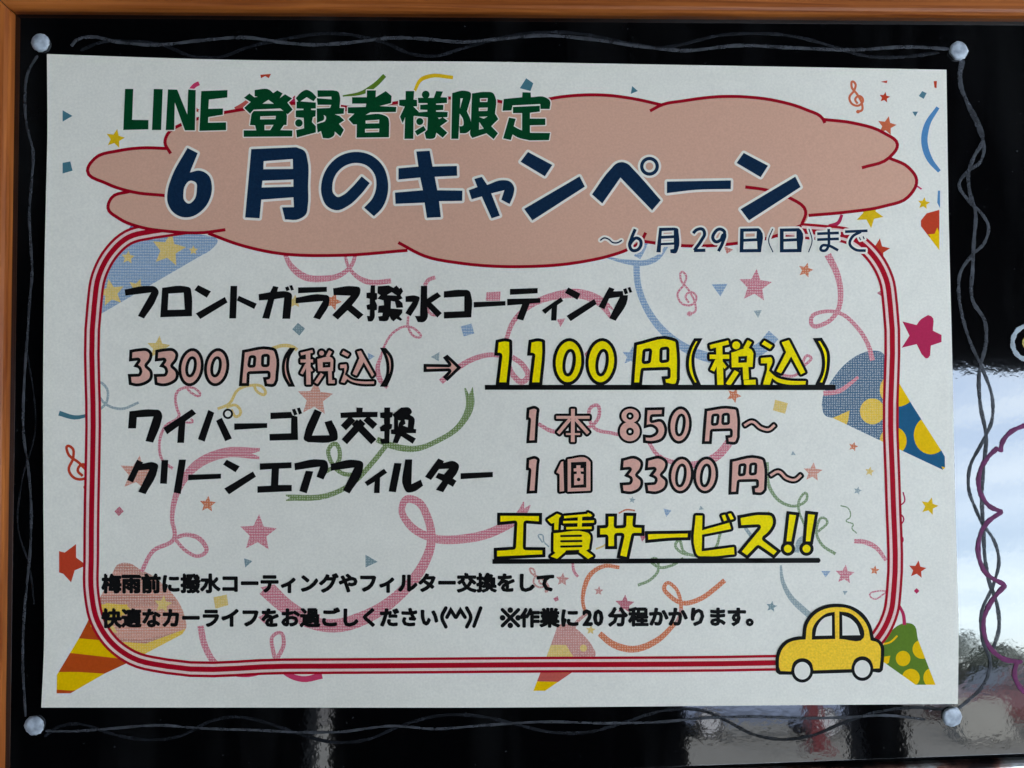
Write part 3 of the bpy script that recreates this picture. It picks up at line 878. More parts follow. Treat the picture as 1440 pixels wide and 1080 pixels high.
motif('star', 'red', sh('366,105 381,104 378,110 373,107 367,110'), 2)
for key, t in [('teal', '88,155 102,163 88,171'), ('teal', '88,229 99,227 102,240 88,244'), ('teal', '740,110 750,117 746,128 731,124'), ('teal', '889,121 897,128 887,132'),
        ('slate', '1297,128 1303,131 1299,139 1292,135'), ('slate', '1283,157 1291,157 1287,164'), ('red', '1313,114 1317.5,114 1317,124 1314,123'),
        ('magenta', '161,719 168,712 174,719 167,726'), ('teal', '343,785 355,789 345,798'), ('teal', '514,780 531,790 514,798'), ('yellow', '300,840 319,836 321,851 303,856'),
        ('teal', '411,463 419,454 429,462 421,472'), ('blue', '648,459 663,455 667,469 652,473'), ('slate', '606,502 618,495 617,508'), ('blue', '517,496 527,501 518,507'),
        ('pink', '684,411 704,410 703,423 683,423'), ('blue', '1001,400 1023,399 1013,417'), ('slate', '1060,437 1071,436 1066,447'), ('pink', '783,449 795,448 788,460'),
        ('yellow', '1090,562 1108,567 1104,582 1087,577'), ('magenta', '1289,827 1293,831 1289,835 1285,831'), ('slate', '1115,634 1119,640 1112,640'),
        ('blue', '1155,803 1168,803 1161,812'), ('slate', '1185,831 1192,831 1188,837'), ('blue', '933,715 944,718 937,727'), ('slate', '985,711 990,716 983,717'),
        ('red', '1018,346 1031,351 1022,357'), ('magenta', '1233,412 1240,408 1240,417'), ('magenta', '897,744 912,750 903,762'), ('red', '1238,115 1248,113 1247,117'),
        ('magenta', '778,842 784,838 786,844 781,846'), ('pink', '363,868 376,861 372,877'), ('magenta', '822,498 827,492 826,508')]:
    motif('confetti_piece', key, sh(t), 2)

# the pink cloud behind the heading
cloud_fill = poly('~240,216 ~232,200 ~236,188 ~255,175 ~285,165 ~341,154 ~430,145 ~500,150 ~540,146 ~600,139 ~650,138 ~700,142 ~745,146 ~773,139 ~813,134 ~853,134 ~897,140 932,148 ~960,142 ~1010,136 ~1043,136 ~1093,142 ~1133,154 1160,168 ~1200,173 ~1243,187 ~1262,203 1250,222 ~1277,235 ~1289,253 ~1277,277 ~1243,290 ~1193,298 1137,303 ~1133,312 1127,317 ~1087,333 ~1037,342 ~980,346 ~940,344 903,337 ~880,352 ~863,358 ~813,369 ~730,375 ~647,370 ~597,360 577,351 ~480,359 ~383,355 ~333,343 ~287,328 ~233,325 ~200,320 ~167,307 ~152,293 ~157,278 183,269 ~150,258 ~123,240 ~133,223 ~167,212 ~200,208 235,209')
cloud = printed('cloud_banner', [dict(P=[cloud_fill])], [i_cloud], 6, poster, label='pink cloud shape behind the heading')
cl = Shape().view()
cl.s(4.5, '240,216 ~232,200 ~236,188 ~255,175 ~285,165 ~341,154 ~430,145 ~500,152', '480,155 ~540,147 ~600,139 ~650,138 ~700,142 730,150', '745,147 ~773,139 ~813,134 ~853,134 ~897,140 932,148',
     '914,156 ~932,147 ~960,142 ~1010,136 ~1043,136 ~1093,142 ~1133,154 ~1157,167 1160,173', '1158,168 ~1200,173 ~1243,187 ~1262,203 ~1250,222 1212,236', '1250,222 ~1277,235 ~1289,253 ~1277,277 ~1243,290 ~1193,298 1137,303',
     '1048,263 ~1077,267 ~1110,278 ~1133,297 1127,317', '1127,317 ~1087,333 ~1037,342 ~980,346 ~940,344 902,339', '908,327 ~903,337 ~880,352 ~863,358 ~813,369 ~730,375 ~647,370 ~597,360 560,341',
     '573,352 ~480,359 ~383,355 ~333,343 293,328', '317,323 ~287,327 ~233,325 ~200,320 ~167,307 ~152,293 ~157,278 183,269', '232,275 ~187,270 ~150,258 ~123,240 ~133,223 ~167,212 ~200,208 237,209')
printed('cloud_outline', [dict(P=cl.P)], [i_crimson], 7, cloud, label='crimson outline of the cloud')

# ------------------------------------------------------------------ lettering
def word(name, shape, fill, rim=None, d=0.0, mode='grow', level=9, fill_shape=None, label=None, d2=None):
    """rim: ink of the outline. grow: outline d wide added round the shape; shrink: the outline takes d from the traced shape"""
    t = Shape().view(); t.P, t.H = shape.P, shape.H
    E = t.edges(d) if rim else []
    if rim is None:
        return printed(name, [dict(P=t.P, H=t.H)], [fill], level, poster, label=label)
    if mode == 'grow':
        o = printed(name, [dict(P=t.P, H=t.H)], [fill], level + 1, poster, label=label)
        printed('text_outline', [dict(P=t.P, H=t.H, E=E, mode='grow')], [rim], level, o)
    else:
        fs = [dict(P=t.P, H=t.H, E=E, mode='shrink')]
        o = printed(name, fs, [fill], level + 1, poster, label=label)
        printed('text_outline', [dict(P=t.P, H=t.H)], [rim], level, o)
    return o
def group_word(name, glyphs, fill, rim, d, level, label):
    """glyphs: (outer shape, explicit fill shape or None); each outline takes d from its own glyph"""
    layers, rims = [], []
    for outer, fs in glyphs:
        if fs is None:
            layers.append(dict(P=outer.P, H=outer.H, E=outer.edges(d), mode='shrink'))
            rims.append(dict(P=outer.P, H=outer.H, E=outer.edges(0.45), mode='grow'))
        else:
            layers.append(dict(P=fs.P, H=fs.H))
            rims.append(dict(P=fs.P, H=fs.H, E=fs.edges(d - 0.3), mode='grow'))
    o = printed(name, layers, [fill] * len(layers), level + 1, poster, label=label)
    printed('text_outline', rims, [rim] * len(rims), level, o)
    return o
def sv(*a): return Shape().view(*a)

# green heading
g = sv(160, 110, 6)
g.p('95,90 165,90 155,350 293,353 292,432 80,437', '337,90 413,92 400,437 322,437',
    '457,94 535,96 620,305 628,95 692,100 685,440 600,440 515,205 510,437 438,437',
    '738,108 960,100 958,163 803,180 798,258 922,255 920,308 798,328 796,375 948,372 948,438 722,445')
g.view(340, 120, 6)
g.p('18,105 65,68 105,100 135,97 108,92 108,38 ~235,38 265,65 300,42 345,68 320,108 365,75 425,110 385,145 430,205 388,245 325,195 100,206 70,240 20,190 75,140',
    '82,240 100,216 340,214 ~370,222 382,260 378,335 355,335 325,378 428,380 426,432 16,435 16,380 122,380 112,338 68,335')
g.h('175,155 225,122 270,155', '157,262 287,258 285,285 155,287', '192,335 268,333 240,378 192,378')
g.p('455,108 ~510,52 ~545,38 ~580,50 632,100 605,135 548,100 495,135 625,145 625,195 585,197 585,208 625,210 622,262 600,268 592,310 625,345 625,398 465,440 458,378 525,362 522,275 455,268 455,212 520,208 520,198 462,195 462,140 475,135')
g.c(482, 318, 32)
g.p('638,42 770,42 ~815,55 ~828,90 825,190 865,192 860,240 785,245 825,258 865,295 820,325 862,375 832,432 785,390 ~780,420 ~745,445 685,445 668,385 640,400 634,350 634,262 632,195 745,190 755,165 640,165 632,108 758,118 755,95 640,98')
g.h('690,250 ~708,262 ~704,298 ~660,318 636,326 636,316 ~660,306 ~692,290 ~696,268')
g.p('930,100 1055,100 1055,42 1132,42 1130,100 1215,48 1265,90 1260,150 1165,175 1305,182 1300,225 1085,228 1045,250 ~1180,245 ~1235,275 1245,320 1242,438 968,442 970,330 940,330 900,285 950,240 895,235 895,185 1045,182 1050,155 930,155')
g.h('1045,298 1160,290 1158,320 1045,322', '1040,368 1160,365 1158,395 1040,398')
g.view(560, 120, 6)
g.p('62,48 135,48 130,120 158,122 160,178 128,178 175,225 145,250 130,262 128,452 52,452 58,270 38,320 15,265 55,180 8,170 8,122 62,120')
g.c(232, 78, 33)
g.p('320,48 378,52 358,100 412,102 412,148 320,155 320,163 382,165 380,208 320,212 320,222 418,225 415,268 335,272 345,285 375,268 418,300 355,345 415,400 375,442 322,400 ~305,445 ~280,452 235,450 222,400 245,375 250,270 136,258 138,230 245,222 245,208 185,205 185,165 248,160 245,150 170,150 165,105 300,105')
g.c(182, 305, 30)
g.s(42, '150,405 225,360')
g.p('455,65 ~560,45 ~612,65 612,110 580,220 ~612,300 ~605,380 ~580,400 520,405 515,345 ~545,340 ~550,300 512,228 545,110 525,110 508,452 448,452',
    '622,68 ~740,55 ~800,65 ~820,100 818,240 845,285 785,345 842,405 805,455 745,405 625,445 ~608,420 612,350')
g.h('690,110 755,108 752,140 690,140', '680,190 755,188 752,215 680,217', '682,266 755,262 722,282', '684,310 722,365 682,374')
g.p('880,215 890,115 1045,100 1048,58 1118,60 1120,100 ~1240,100 ~1280,130 1278,200 1200,200 1198,158 965,170 955,212',
    '968,182 1195,172 1195,222 1112,232 1112,280 1242,280 1242,335 1112,338 1112,400 1282,402 1272,462 1110,465 ~1010,440 965,415 950,462 885,448 935,272 992,282 975,345 ~1020,370 1045,380 1045,235 968,235')
word('heading_text', g, i_green, i_white, 1.5, 'grow', 9, label='dark green heading line with a thin pale edge')

# navy title
g = sv(220, 195, 6)
g.p('262,78 348,122 282,285 ~370,270 ~440,310 ~468,400 ~450,510 ~390,600 ~290,660 ~220,662 ~140,620 ~95,540 ~95,440 ~130,320')
g.h('~240,400 ~285,355 ~335,375 ~340,430 ~315,520 ~272,548 ~235,520 ~228,460')
g.p('800,88 1180,72 ~1250,105 ~1275,180 ~1280,400 ~1278,560 ~1260,640 ~1200,680 1085,682 1060,580 1160,578 1155,495 885,515 870,672 748,665')
g.h('905,190 1150,172 1152,255 902,258', '895,355 1155,345 1155,405 888,412')
g.view(440, 195, 6)
g.p('412,318 480,375 ~400,475 ~300,565 ~200,605 ~120,570 ~75,480 ~75,360 ~125,240 ~220,150 ~350,112 ~480,135 ~590,230 ~632,350 ~630,470 ~580,590 515,655 432,582 ~505,500 ~535,400 ~520,300 ~450,225 ~370,205 ~270,230 ~195,300 ~165,390 ~175,465 ~210,492 ~250,478 ~330,410',
    '872,108 985,102 1010,235 1215,230 1218,313 1028,322 1050,435 1262,438 1260,525 1065,528 1080,662 962,668 942,540 697,550 692,455 928,435 905,328 722,345 722,250 890,235')
g.view(650, 195, 6)
g.p('102,340 165,322 210,390 ~340,350 ~400,360 ~438,410 ~435,460 400,552 330,515 355,435 245,462 318,650 248,672 165,488 80,512 55,435 128,408',
    '555,112 760,222 697,318 492,195', '990,318 1035,405 592,690 522,592')
g.view(820, 195, 6)
g.p('75,470 ~230,260 ~290,205 ~330,198 ~380,215 ~420,255 655,520 582,605 315,328 162,547', '707,362 1248,352 1246,425 ~950,432 707,460')
g.view(1000, 195, 6)
g.p('275,120 480,228 418,325 215,205', '710,320 755,408 320,690 248,595')
t_ = word('title_text', g, i_navy, i_white, 3.4, 'grow', 9, label='large navy title line with a white edge')
g = sv(820, 195, 6); g.c(560, 233, 80); g.hc(560, 233, 51)
word('title_text', g, i_navy, i_white, 3.2, 'grow', 11, label='small navy ring mark of the title')

# date line
g = sv(820, 300, 6)
g.r(13, '147,226 ~175,208 ~215,218 ~250,246 ~290,248 323,230')
g.s(27, '440,133 ~405,220 ~392,270 ~415,312 ~455,310 ~487,270 ~482,225 ~450,208 ~412,235 395,262')
g.p('642,122 770,120 ~800,130 ~805,160 ~803,300 ~785,335 738,335 733,305 765,300 768,265 658,270 655,330 618,328')
g.h('665,150 765,145 765,185 662,190', '660,215 765,210 765,245 658,250')
g.s(27, '928,168 ~960,138 ~1010,136 ~1025,170 ~1000,225 938,312'); g.s(27, '935,314 1032,312')
g.s(27, '1186,200 ~1192,155 ~1150,133 ~1108,165 ~1095,212 ~1120,240 ~1160,225 ~1188,180 ~1178,245 1142,320')
g.view(1000, 195, 6)
g.p('245,758 400,755 ~418,770 422,958 240,960'); g.h('275,785 385,783 382,840 275,845', '275,870 388,865 390,930 272,932')
g.s(9, '520,760 ~485,860 522,958')
g.p('580,758 740,755 ~758,770 762,958 580,960'); g.h('612,785 720,783 720,840 612,845', '612,870 722,865 725,930 612,932')
g.s(9, '825,760 ~852,860 822,958')
g.s(23, '895,802 1078,795', '895,852 1078,845', '992,762 ~994,850 ~990,905 ~960,945 ~925,935 ~935,905 ~985,902 1072,942', '1130,785 1320,777', '1265,785 ~1190,830 ~1170,890 ~1215,935 1305,945')
g.s(10, '1250,832 1262,855', '1282,824 1292,848')
word('date_text', g, i_navy, i_white, 2.6, 'grow', 13, label='small navy date line with a white edge')

# black item lines
g = sv(170, 390, 6)
g.p('32,102 ~230,72 ~290,80 ~318,115 ~300,180 195,348 143,325 255,128 38,155', '348,88 ~540,75 ~585,90 ~595,130 600,328 332,337')
g.h('402,138 530,130 540,272 395,275')
g.p('652,65 760,118 725,172 620,108', '878,165 900,212 670,352 632,305', '925,72 982,72 972,347 915,347', '995,155 1147,222 1125,268 978,195')
g.view(360, 390, 6)
g.p('145,72 190,82 178,120 ~250,118 ~300,140 ~302,190 288,350 222,350 238,172 155,185 112,350 52,345 100,190 25,195 22,142 120,125', '245,85 272,75 285,105 258,118', '280,70 305,65 320,105 296,112',
    '355,85 598,80 598,122 355,135', '335,172 ~560,145 ~615,160 ~620,200 540,357 482,340 565,200 335,220',
    '650,92 ~820,75 ~878,90 ~880,130 ~850,185 810,235 908,315 865,355 772,278 690,357 643,318 800,155 655,150')
g.view(500, 390, 6)
g.p('128,68 165,68 165,130 182,135 182,185 165,195 182,235 180,275 162,280 ~158,345 ~140,370 105,372 95,325 120,325 122,275 98,272 92,235 120,225 120,182 92,175 92,130 125,128',
    '188,75 280,68 320,88 345,68 370,95 385,85 402,118 380,150 398,178 365,190 395,215 402,255 345,258 332,205 300,200 297,262 395,270 395,300 370,330 395,355 380,368 345,350 320,372 300,355 287,330 ~270,365 240,372 200,368 190,330 225,325 228,300 188,300 195,240 240,235 235,195 185,180 210,150 185,135')
g.h('265,150 305,125 350,155')
g.p('552,72 605,72 605,180 690,125 722,160 640,215 728,302 690,340 605,250 ~603,350 ~580,375 525,378 500,325 545,325', '422,160 ~510,155 ~540,170 ~535,200 465,328 420,302 480,208 422,208',
    '745,118 ~900,105 ~960,115 ~977,160 977,338 745,348 745,292 918,285 918,162 745,172', '997,208 1265,200 1265,238 997,255')
g.view(660, 390, 6)
g.p('343,98 577,90 577,135 343,148', '320,182 600,175 600,215 510,222 455,365 398,350 445,228 320,238', '772,168 793,200 742,235 735,365 690,365 695,262 640,310 613,278',
    '835,85 938,138 912,190 806,130', '1055,182 1075,225 855,370 820,325',
    '1180,82 1225,98 1215,118 1295,115 1300,150 1338,150 ~1335,190 1235,367 1180,345 1270,165 1180,178 1140,270 1090,248', '1297,100 1325,90 1340,135 1312,145', '1335,88 1358,80 1375,125 1352,132')
word('item_text', g, i_black, label='first black item line')
g = sv(170, 565, 6)
g.p('72,80 ~270,65 ~330,75 ~348,110 ~340,170 272,345 207,332 275,125 135,132 128,225 60,225', '600,62 636,100 545,165 533,347 475,347 487,205 390,275 358,220', '738,68 788,92 707,337 650,315', '852,135 937,310 880,333 803,160')
g.c(903, 102, 44); g.hc(903, 102, 26)
g.p('957,183 1235,180 1235,220 957,237')
g.view(360, 565, 6)
g.p('122,92 295,85 310,115 350,125 355,322 115,328 113,272 295,265 298,138 122,147', '303,65 330,58 350,105 322,117', '345,55 370,48 390,98 362,108',
    '495,62 556,88 472,285 620,282 578,172 638,155 ~690,280 ~685,320 ~650,335 440,342 ~405,320 ~410,270', '848,48 902,50 898,85 1027,85 1025,130 715,137 712,92 848,85')
g.s(62, '815,138 737,220'); g.s(58, '925,138 1005,210'); g.s(62, '830,170 994,338'); g.s(62, '902,165 745,338')
g.p('1082,48 1132,48 1132,85 1155,90 1150,130 1132,135 1132,185 1150,190 1145,225 1128,235 1125,350 1060,357 1045,315 1082,310 1082,250 1050,250 1045,215 1082,190 1080,140 1048,135 1048,92 1082,88',
    '1225,48 ~1300,55 ~1315,90 1300,110 ~1330,130 1332,228 1352,232 1350,265 1270,265 1350,310 1322,355 1225,290 1195,352 1152,345 1175,275 1140,272 1138,235 1165,232 1165,130 1150,110')
g.h('1200,155 1220,160 1205,180 1200,215', '1255,150 1285,155 1280,215 1240,200 1262,185')
word('item_text', g, i_black, label='second black item line')
g = sv(170, 635, 6)
g.p('137,68 188,92 182,102 ~280,92 ~312,110 ~308,160 208,360 147,340 240,152 150,160 102,262 53,240', '343,72 400,72 388,273 330,270', '490,68 550,68 505,358 445,345', '568,195 845,187 845,228 568,243',
    '893,68 1003,125 967,175 862,110', '1115,168 1140,212 912,362 872,312', '1172,100 1440,90 1440,140 1335,145 1328,282 1442,282 1442,335 1152,348 1152,293 1265,287 1272,148 1172,155')
g.view(370, 635, 4.3636)
g.p('192,72 ~340,48 ~390,60 ~400,95 370,172 328,155 350,92 195,115', '262,118 308,122 268,257 222,242', '415,75 ~570,52 ~610,65 ~612,110 530,258 490,238 560,98 415,118', '742,105 762,130 718,160 715,255 680,255 685,185 640,212 623,188',
    '805,70 850,72 815,250 770,245', '872,48 915,48 910,200 968,172 982,210 ~920,248 ~880,248 ~865,225',
    '1075,42 1110,58 1105,70 ~1175,60 ~1200,80 ~1190,130 1165,165 1187,180 1165,217 1135,200 1105,250 1060,235 1100,180 1058,160 1075,130 1110,140 1140,105 1080,108 1030,175 993,155', '1212,133 1410,125 1410,157 1212,170')
word('item_text', g, i_black, label='third black item line')

# pink price, yellow prices
def glyph(v, outer, holes=(), circ=(), hcirc=()):
    s = sv(*v)
    if outer: s.p(*outer)
    if holes: s.h(*holes)
    for c in circ: s.c(*c)
    for c in hcirc: s.hc(*c)
    return s
def shift(txt, dx): return ' '.join(('~' if k[0] == '~' else '') + '%s,%s' % (float(k.lstrip('~').split(',')[0]) + dx, k.split(',')[1]) for k in txt.split())
v1 = (170, 480, 6)
three = '75,75 ~150,62 ~230,65 ~262,100 ~258,150 220,205 ~262,250 ~260,320 ~200,365 ~130,378 70,365 60,278 150,275 ~158,255 ~150,230 108,212 145,160 70,168'
v2 = (390, 480, 5.142857)
zei_o = '150,75 ~250,48 272,52 272,72 ~300,48 ~335,66 355,80 365,48 418,60 405,100 ~425,120 425,195 440,205 438,300 ~420,325 350,325 335,300 310,320 200,325 195,275 165,265 150,235 185,200 150,190 150,130 185,120 150,100'
def fillshape(v, strokes, polys=(), holes=(), circ=()):
    s = sv(*v)
    for w, t in strokes: s.s(w, t)
    if polys: s.p(*polys)
    if holes: s.h(*holes)
    for c in circ: s.c(*c)
    return s
zei_f = fillshape(v2, [(20, '170,92 255,72'), (22, '168,142 258,142'), (32, '222,82 226,312'), (20, '212,165 175,235'), (16, '230,185 252,215'), (24, '385,70 362,112'), (24, '325,235 280,302'), (26, '380,215 383,282'), (24, '370,292 415,292')],
                  ['290,128 ~395,120 405,135 402,215 295,215'], ['328,150 385,148 383,188 328,190'], [(320, 85, 17)])
komi_o = glyph(v2, ['475,48 540,88 512,130 440,88', '555,62 618,48 718,250 690,270 620,165 560,268 528,262 548,200 595,125', '440,155 500,150 ~522,165 505,225 ~560,262 ~620,275 718,275 712,325 ~600,322 505,298 480,318 440,310 470,215 440,212'])
komi_f = fillshape(v2, [], ['478,68 520,92 508,110 465,90', '577,75 604,68 700,240 685,255 625,150 572,248 545,235 594,122', '455,170 498,166 ~502,180 488,240 ~540,278 ~610,290 700,290 698,308 ~600,306 ~540,292 505,272 485,300 460,295 485,225 485,192 455,194'])
group_word('price_text', [(glyph(v1, [three]), None), (glyph(v1, [shift(three, 218)]), None), (glyph(v1, [], [], [(592, 218, 104, 160, 8)], [(592, 215, 24, 68, 10)]), None), (glyph(v1, [], [], [(808, 218, 104, 160, 8)], [(803, 215, 24, 68, 10)]), None),
    (glyph(v1, ['1025,75 ~1250,48 ~1305,65 ~1325,110 1325,330 ~1300,375 1215,378 1200,305 1240,300 1240,270 1085,275 1080,375 998,375'], ['1100,140 1120,140 1115,200 1090,200', '1207,130 1235,128 1232,195 1205,195']), None),
    (glyph(v2, ['90,48 128,50 ~92,110 ~82,190 ~98,260 126,326 82,327 ~42,250 ~34,180 ~52,105']), None), (glyph(v2, [zei_o], ['350,158 372,156 370,175 350,177']), zei_f), (komi_o, komi_f),
    (glyph(v2, ['745,48 785,50 ~830,110 ~840,190 ~822,260 792,327 745,326 ~785,250 ~792,190 ~780,120']), None), (glyph(v2, ['1060,165 1240,168 1200,118 1230,98 1328,190 1230,285 1200,260 1240,215 1060,220']), None)],
    i_pfill, i_black, 3.9, 9, 'old price in pink letters edged black, with an arrow')
v3, v4 = (680, 465, 6), (860, 465, 4.3636)
one = '105,80 ~200,68 ~238,85 ~240,110 215,460 105,460 135,210 92,208'
zei2_f = fillshape(v4, [(24, '605,100 718,72'), (26, '602,160 722,160'), (38, '660,85 668,335'), (26, '650,180 618,245'), (20, '670,190 700,228'), (28, '848,65 822,112'), (30, '768,250 714,332'), (34, '822,222 826,300'), (30, '812,318 884,316')],
                   ['735,135 ~860,118 870,140 865,222 738,225'], ['778,158 832,155 830,195 778,198'], [(765, 90, 24)])
komi2_o = glyph(v4, ['935,42 1008,90 975,130 905,82', '1030,62 1098,40 1208,262 1160,285 1100,180 1040,275 1000,262 1060,130', '905,150 980,145 ~1000,165 985,240 ~1050,280 ~1120,290 1208,295 1200,335 915,335 950,225 905,218'])
komi2_f = fillshape(v4, [], ['938,62 988,92 972,112 922,82', '1045,72 1088,58 1188,255 1162,268 1102,158 1040,262 1012,250 1072,132', '917,168 978,163 ~985,175 965,245 ~1010,285 ~1080,305 1192,310 1190,330 ~1080,330 ~1010,310 985,290 970,335 928,335 955,240 955,200 917,200'])
group_word('price_text', [(glyph(v3, [one]), None), (glyph(v3, [shift(one, 278)]), None), (glyph(v3, [], [], [(717, 262, 132, 198, 4)], [(722, 270, 31, 94, 8)]), None), (glyph(v3, [], [], [(994, 262, 132, 198, 4)], [(1000, 270, 31, 94, 8)]), None),
    (glyph(v4, ['140,75 ~370,42 ~405,60 ~413,100 418,300 ~405,335 320,335 308,282 345,280 345,240 195,245 185,335 120,335'], ['207,128 232,125 225,185 202,188', '312,118 338,115 338,178 310,182']), None),
    (glyph(v4, ['508,48 556,48 ~510,150 ~515,250 548,335 500,335 ~462,250 ~460,170 ~480,100']), None),
    (glyph(v4, ['585,75 ~700,45 722,50 722,70 ~760,45 ~790,65 805,75 815,45 882,58 868,95 ~888,115 888,200 875,235 895,265 893,320 880,335 615,335 615,300 585,245 620,195 588,190 590,145 620,130 585,100'], ['795,170 820,170 818,182 795,184', '700,100 718,98 722,118 705,122']), zei2_f),
    (komi2_o, komi2_f), (glyph(v4, ['1238,48 1290,45 ~1335,130 ~1338,210 ~1325,280 1305,335 1250,335 ~1290,240 ~1285,140']), None)],
    i_yfill, i_black, 4.1, 9, 'new price in big yellow letters edged black')
printed('underline', [dict(P=[poly('682,541.2 1175,541 1175,548.6 682,548.2')])], [i_black], 12, poster, label='black rule under the new price')
v5, v6 = (730, 565, 3.78947), (730, 635, 3.51220)
group_word('price_text', [(glyph(v5, ['42,33 ~90,25 ~107,40 ~105,60 95,218 40,220 50,95 38,95']), None),
    (glyph(v5, ['265,25 310,25 308,62 388,65 385,100 350,102 388,165 360,188 340,170 340,188 310,190 308,226 262,226 262,190 235,190 218,190 188,165 228,105 185,108 185,70 265,62']), fillshape(v5, [(15, '198,83 376,83'), (20, '287,38 286,214'), (18, '272,92 208,168'), (18, '300,92 368,168'), (10, '250,172 325,172')])),
    (glyph(v5, [], [], [(592, 75, 46, 38), (590, 158, 53, 52)], []), fillshape(v5, [], (), (), [(592, 75, 46, 38), (590, 158, 53, 52)]).hc(591, 76, 20).hc(591, 159, 21)),
    (glyph(v5, ['672,32 775,30 772,78 710,80 708,100 ~760,95 ~787,140 ~770,200 ~710,222 662,218 660,175 ~710,175 ~730,155 ~712,135 665,140']), None),
    (glyph(v5, [], [], [(856, 124, 63, 99, 5)], [(859, 124, 14, 48, 8)]), None),
    (glyph(v5, ['990,38 ~1130,25 ~1165,35 ~1172,60 1175,190 ~1160,222 1105,224 1100,180 1125,178 1125,155 1030,158 1025,224 975,224'], ['1038,77 1055,76 1050,113 1035,115', '1093,74 1110,72 1110,110 1091,111']), None),
    (sv(*v5).s(36, '1188,131 ~1240,104 ~1290,140 ~1330,150 1374,117'), fillshape(v5, [(13, '1200,126 ~1240,106 ~1290,140 ~1330,148 1362,124')]))],
    i_pfill, i_black, 3.7, 9, 'price per blade in pink letters edged black')
th = '505,35 ~580,25 ~610,50 ~605,90 585,115 ~610,140 ~605,180 ~560,208 505,205 498,155 545,152 ~550,140 520,120 545,88 500,92'
group_word('price_text', [(glyph(v6, ['38,33 ~85,25 ~100,38 ~98,60 88,205 38,207 48,92 35,90']), None),
    (glyph(v6, ['210,22 235,35 240,25 ~345,25 ~362,45 365,205 230,212 185,210 188,130 172,100']), fillshape(v6, [], ['208,52 218,48 222,195 200,198 200,112 184,103', '240,38 ~338,36 352,52 352,193 240,198', '283,68 303,68 303,82 318,82 318,98 303,98 305,110 318,112 318,162 272,166 272,112 285,110 285,98 270,98 270,84 283,82'], [])),
    (glyph(v6, [th]), None), (glyph(v6, [shift(th, 122)]), None), (glyph(v6, [], [], [(800, 116, 61, 91, 5)], [(799, 118, 15, 47, 8)]), None), (glyph(v6, [], [], [(922, 116, 61, 91, 5)], [(921, 118, 15, 47, 8)]), None),
    (glyph(v6, ['1042,40 ~1180,22 ~1212,35 ~1220,60 1222,190 ~1205,210 1155,212 1150,172 1172,168 1172,148 1088,150 1082,210 1035,212'], ['1096,72 1111,70 1107,108 1093,110', '1149,68 1164,66 1162,104 1147,106']), None),
    (sv(*v6).s(33, '1230,123 ~1280,97 ~1322,132 ~1362,142 1404,110'), fillshape(v6, [(12, '1241,118 ~1280,99 ~1322,132 ~1362,140 1393,116')]))],
    i_pfill, i_black, 3.7, 9, 'price per filter in pink letters edged black')
kb = sv(*v6).p('256,53 332,50 332,178 256,180'); kb.h('283,68 303,68 303,82 318,82 318,98 303,98 305,110 318,112 318,162 272,166 272,112 285,110 285,98 270,98 270,84 283,82')
kb.c(294, 138, 9); kb.p()
kk = printed('price_text', [dict(P=kb.P[:1], H=kb.H), dict(P=kb.P[1:])], [i_black, i_black], 12, poster, label='black inner box of the counter character')

v7, v8 = (680, 710, 6), (880, 710, 4.96552)
chin_o = glyph(v7, ['620,45 665,65 ~890,42 945,85 945,160 935,225 900,235 915,380 960,430 880,465 560,465 518,455 575,400 578,225 575,185 515,120'], ['652,186 678,186 678,210 652,210'])
chin_f = fillshape(v7, [(20, '672,146 932,140'), (20, '698,197 912,193'), (36, '815,85 810,192'), (20, '680,104 905,84')],
    ['620,75 655,90 636,112 630,210 596,210 598,150 570,158 540,125', '880,64 918,88 900,100 870,95', '592,240 ~860,230 ~885,240 890,370 866,385 925,432 882,455 800,395 690,395 620,455 566,435 608,405 590,390'])
for w_, t in ((19, '655,263 822,260'), (19, '655,307 825,305'), (19, '655,352 825,348')): chin_f.H += Shape().view(*v7).r(w_, t).P
chin_f.H += Shape().view(*v7).r(18, '700,392 800,388').P
bi_o = glyph(v8, ['470,60 550,60 548,155 700,122 650,68 740,42 775,105 740,125 752,180 548,225 545,310 770,275 772,360 ~560,375 ~490,365 ~465,320'])
bi_f = fillshape(v8, [], ['488,75 535,75 532,178 722,125 735,168 532,208 530,325 755,295 758,345 ~560,358 ~500,350 ~484,310', '670,75 692,69 706,106 686,114', '714,65 734,60 754,97 732,105'])
group_word('free_labour_text', [(glyph(v7, ['118,68 492,70 490,165 360,155 355,358 520,360 520,440 90,460 88,365 250,355 262,155 118,170']), None), (chin_o, chin_f),
    (glyph(v7, ['1030,75 1125,75 1122,175 1180,172 1185,68 1288,70 1280,168 1358,172 1355,260 1270,260 1225,468 1125,445 1165,260 1125,260 1125,372 1028,372 1030,272 958,275 960,175 1030,172']), None),
    (glyph(v8, ['135,185 455,180 450,245 ~300,250 138,265']), None), (bi_o, bi_f), (glyph(v8, ['780,75 ~960,52 ~1030,65 ~1048,110 ~1010,200 970,235 1085,322 1035,375 925,300 850,378 780,330 925,155 788,162']), None),
    (glyph(v8, ['1125,45 1213,55 1172,275 1100,275']), None), (glyph(v8, [], [], [(1132, 306, 48)]), None), (glyph(v8, ['1255,42 1343,52 1305,275 1235,275']), None), (glyph(v8, [], [], [(1262, 306, 48)]), None)],
    i_yfill, i_black, 4.1, 9, 'big yellow words edged black near the bottom')
printed('underline', [dict(P=[poly('692.5,786.3 1152,784.6 ~1154,788 1152,791.6 692.5,793')])], [i_black], 12, poster, label='black rule under the yellow words')

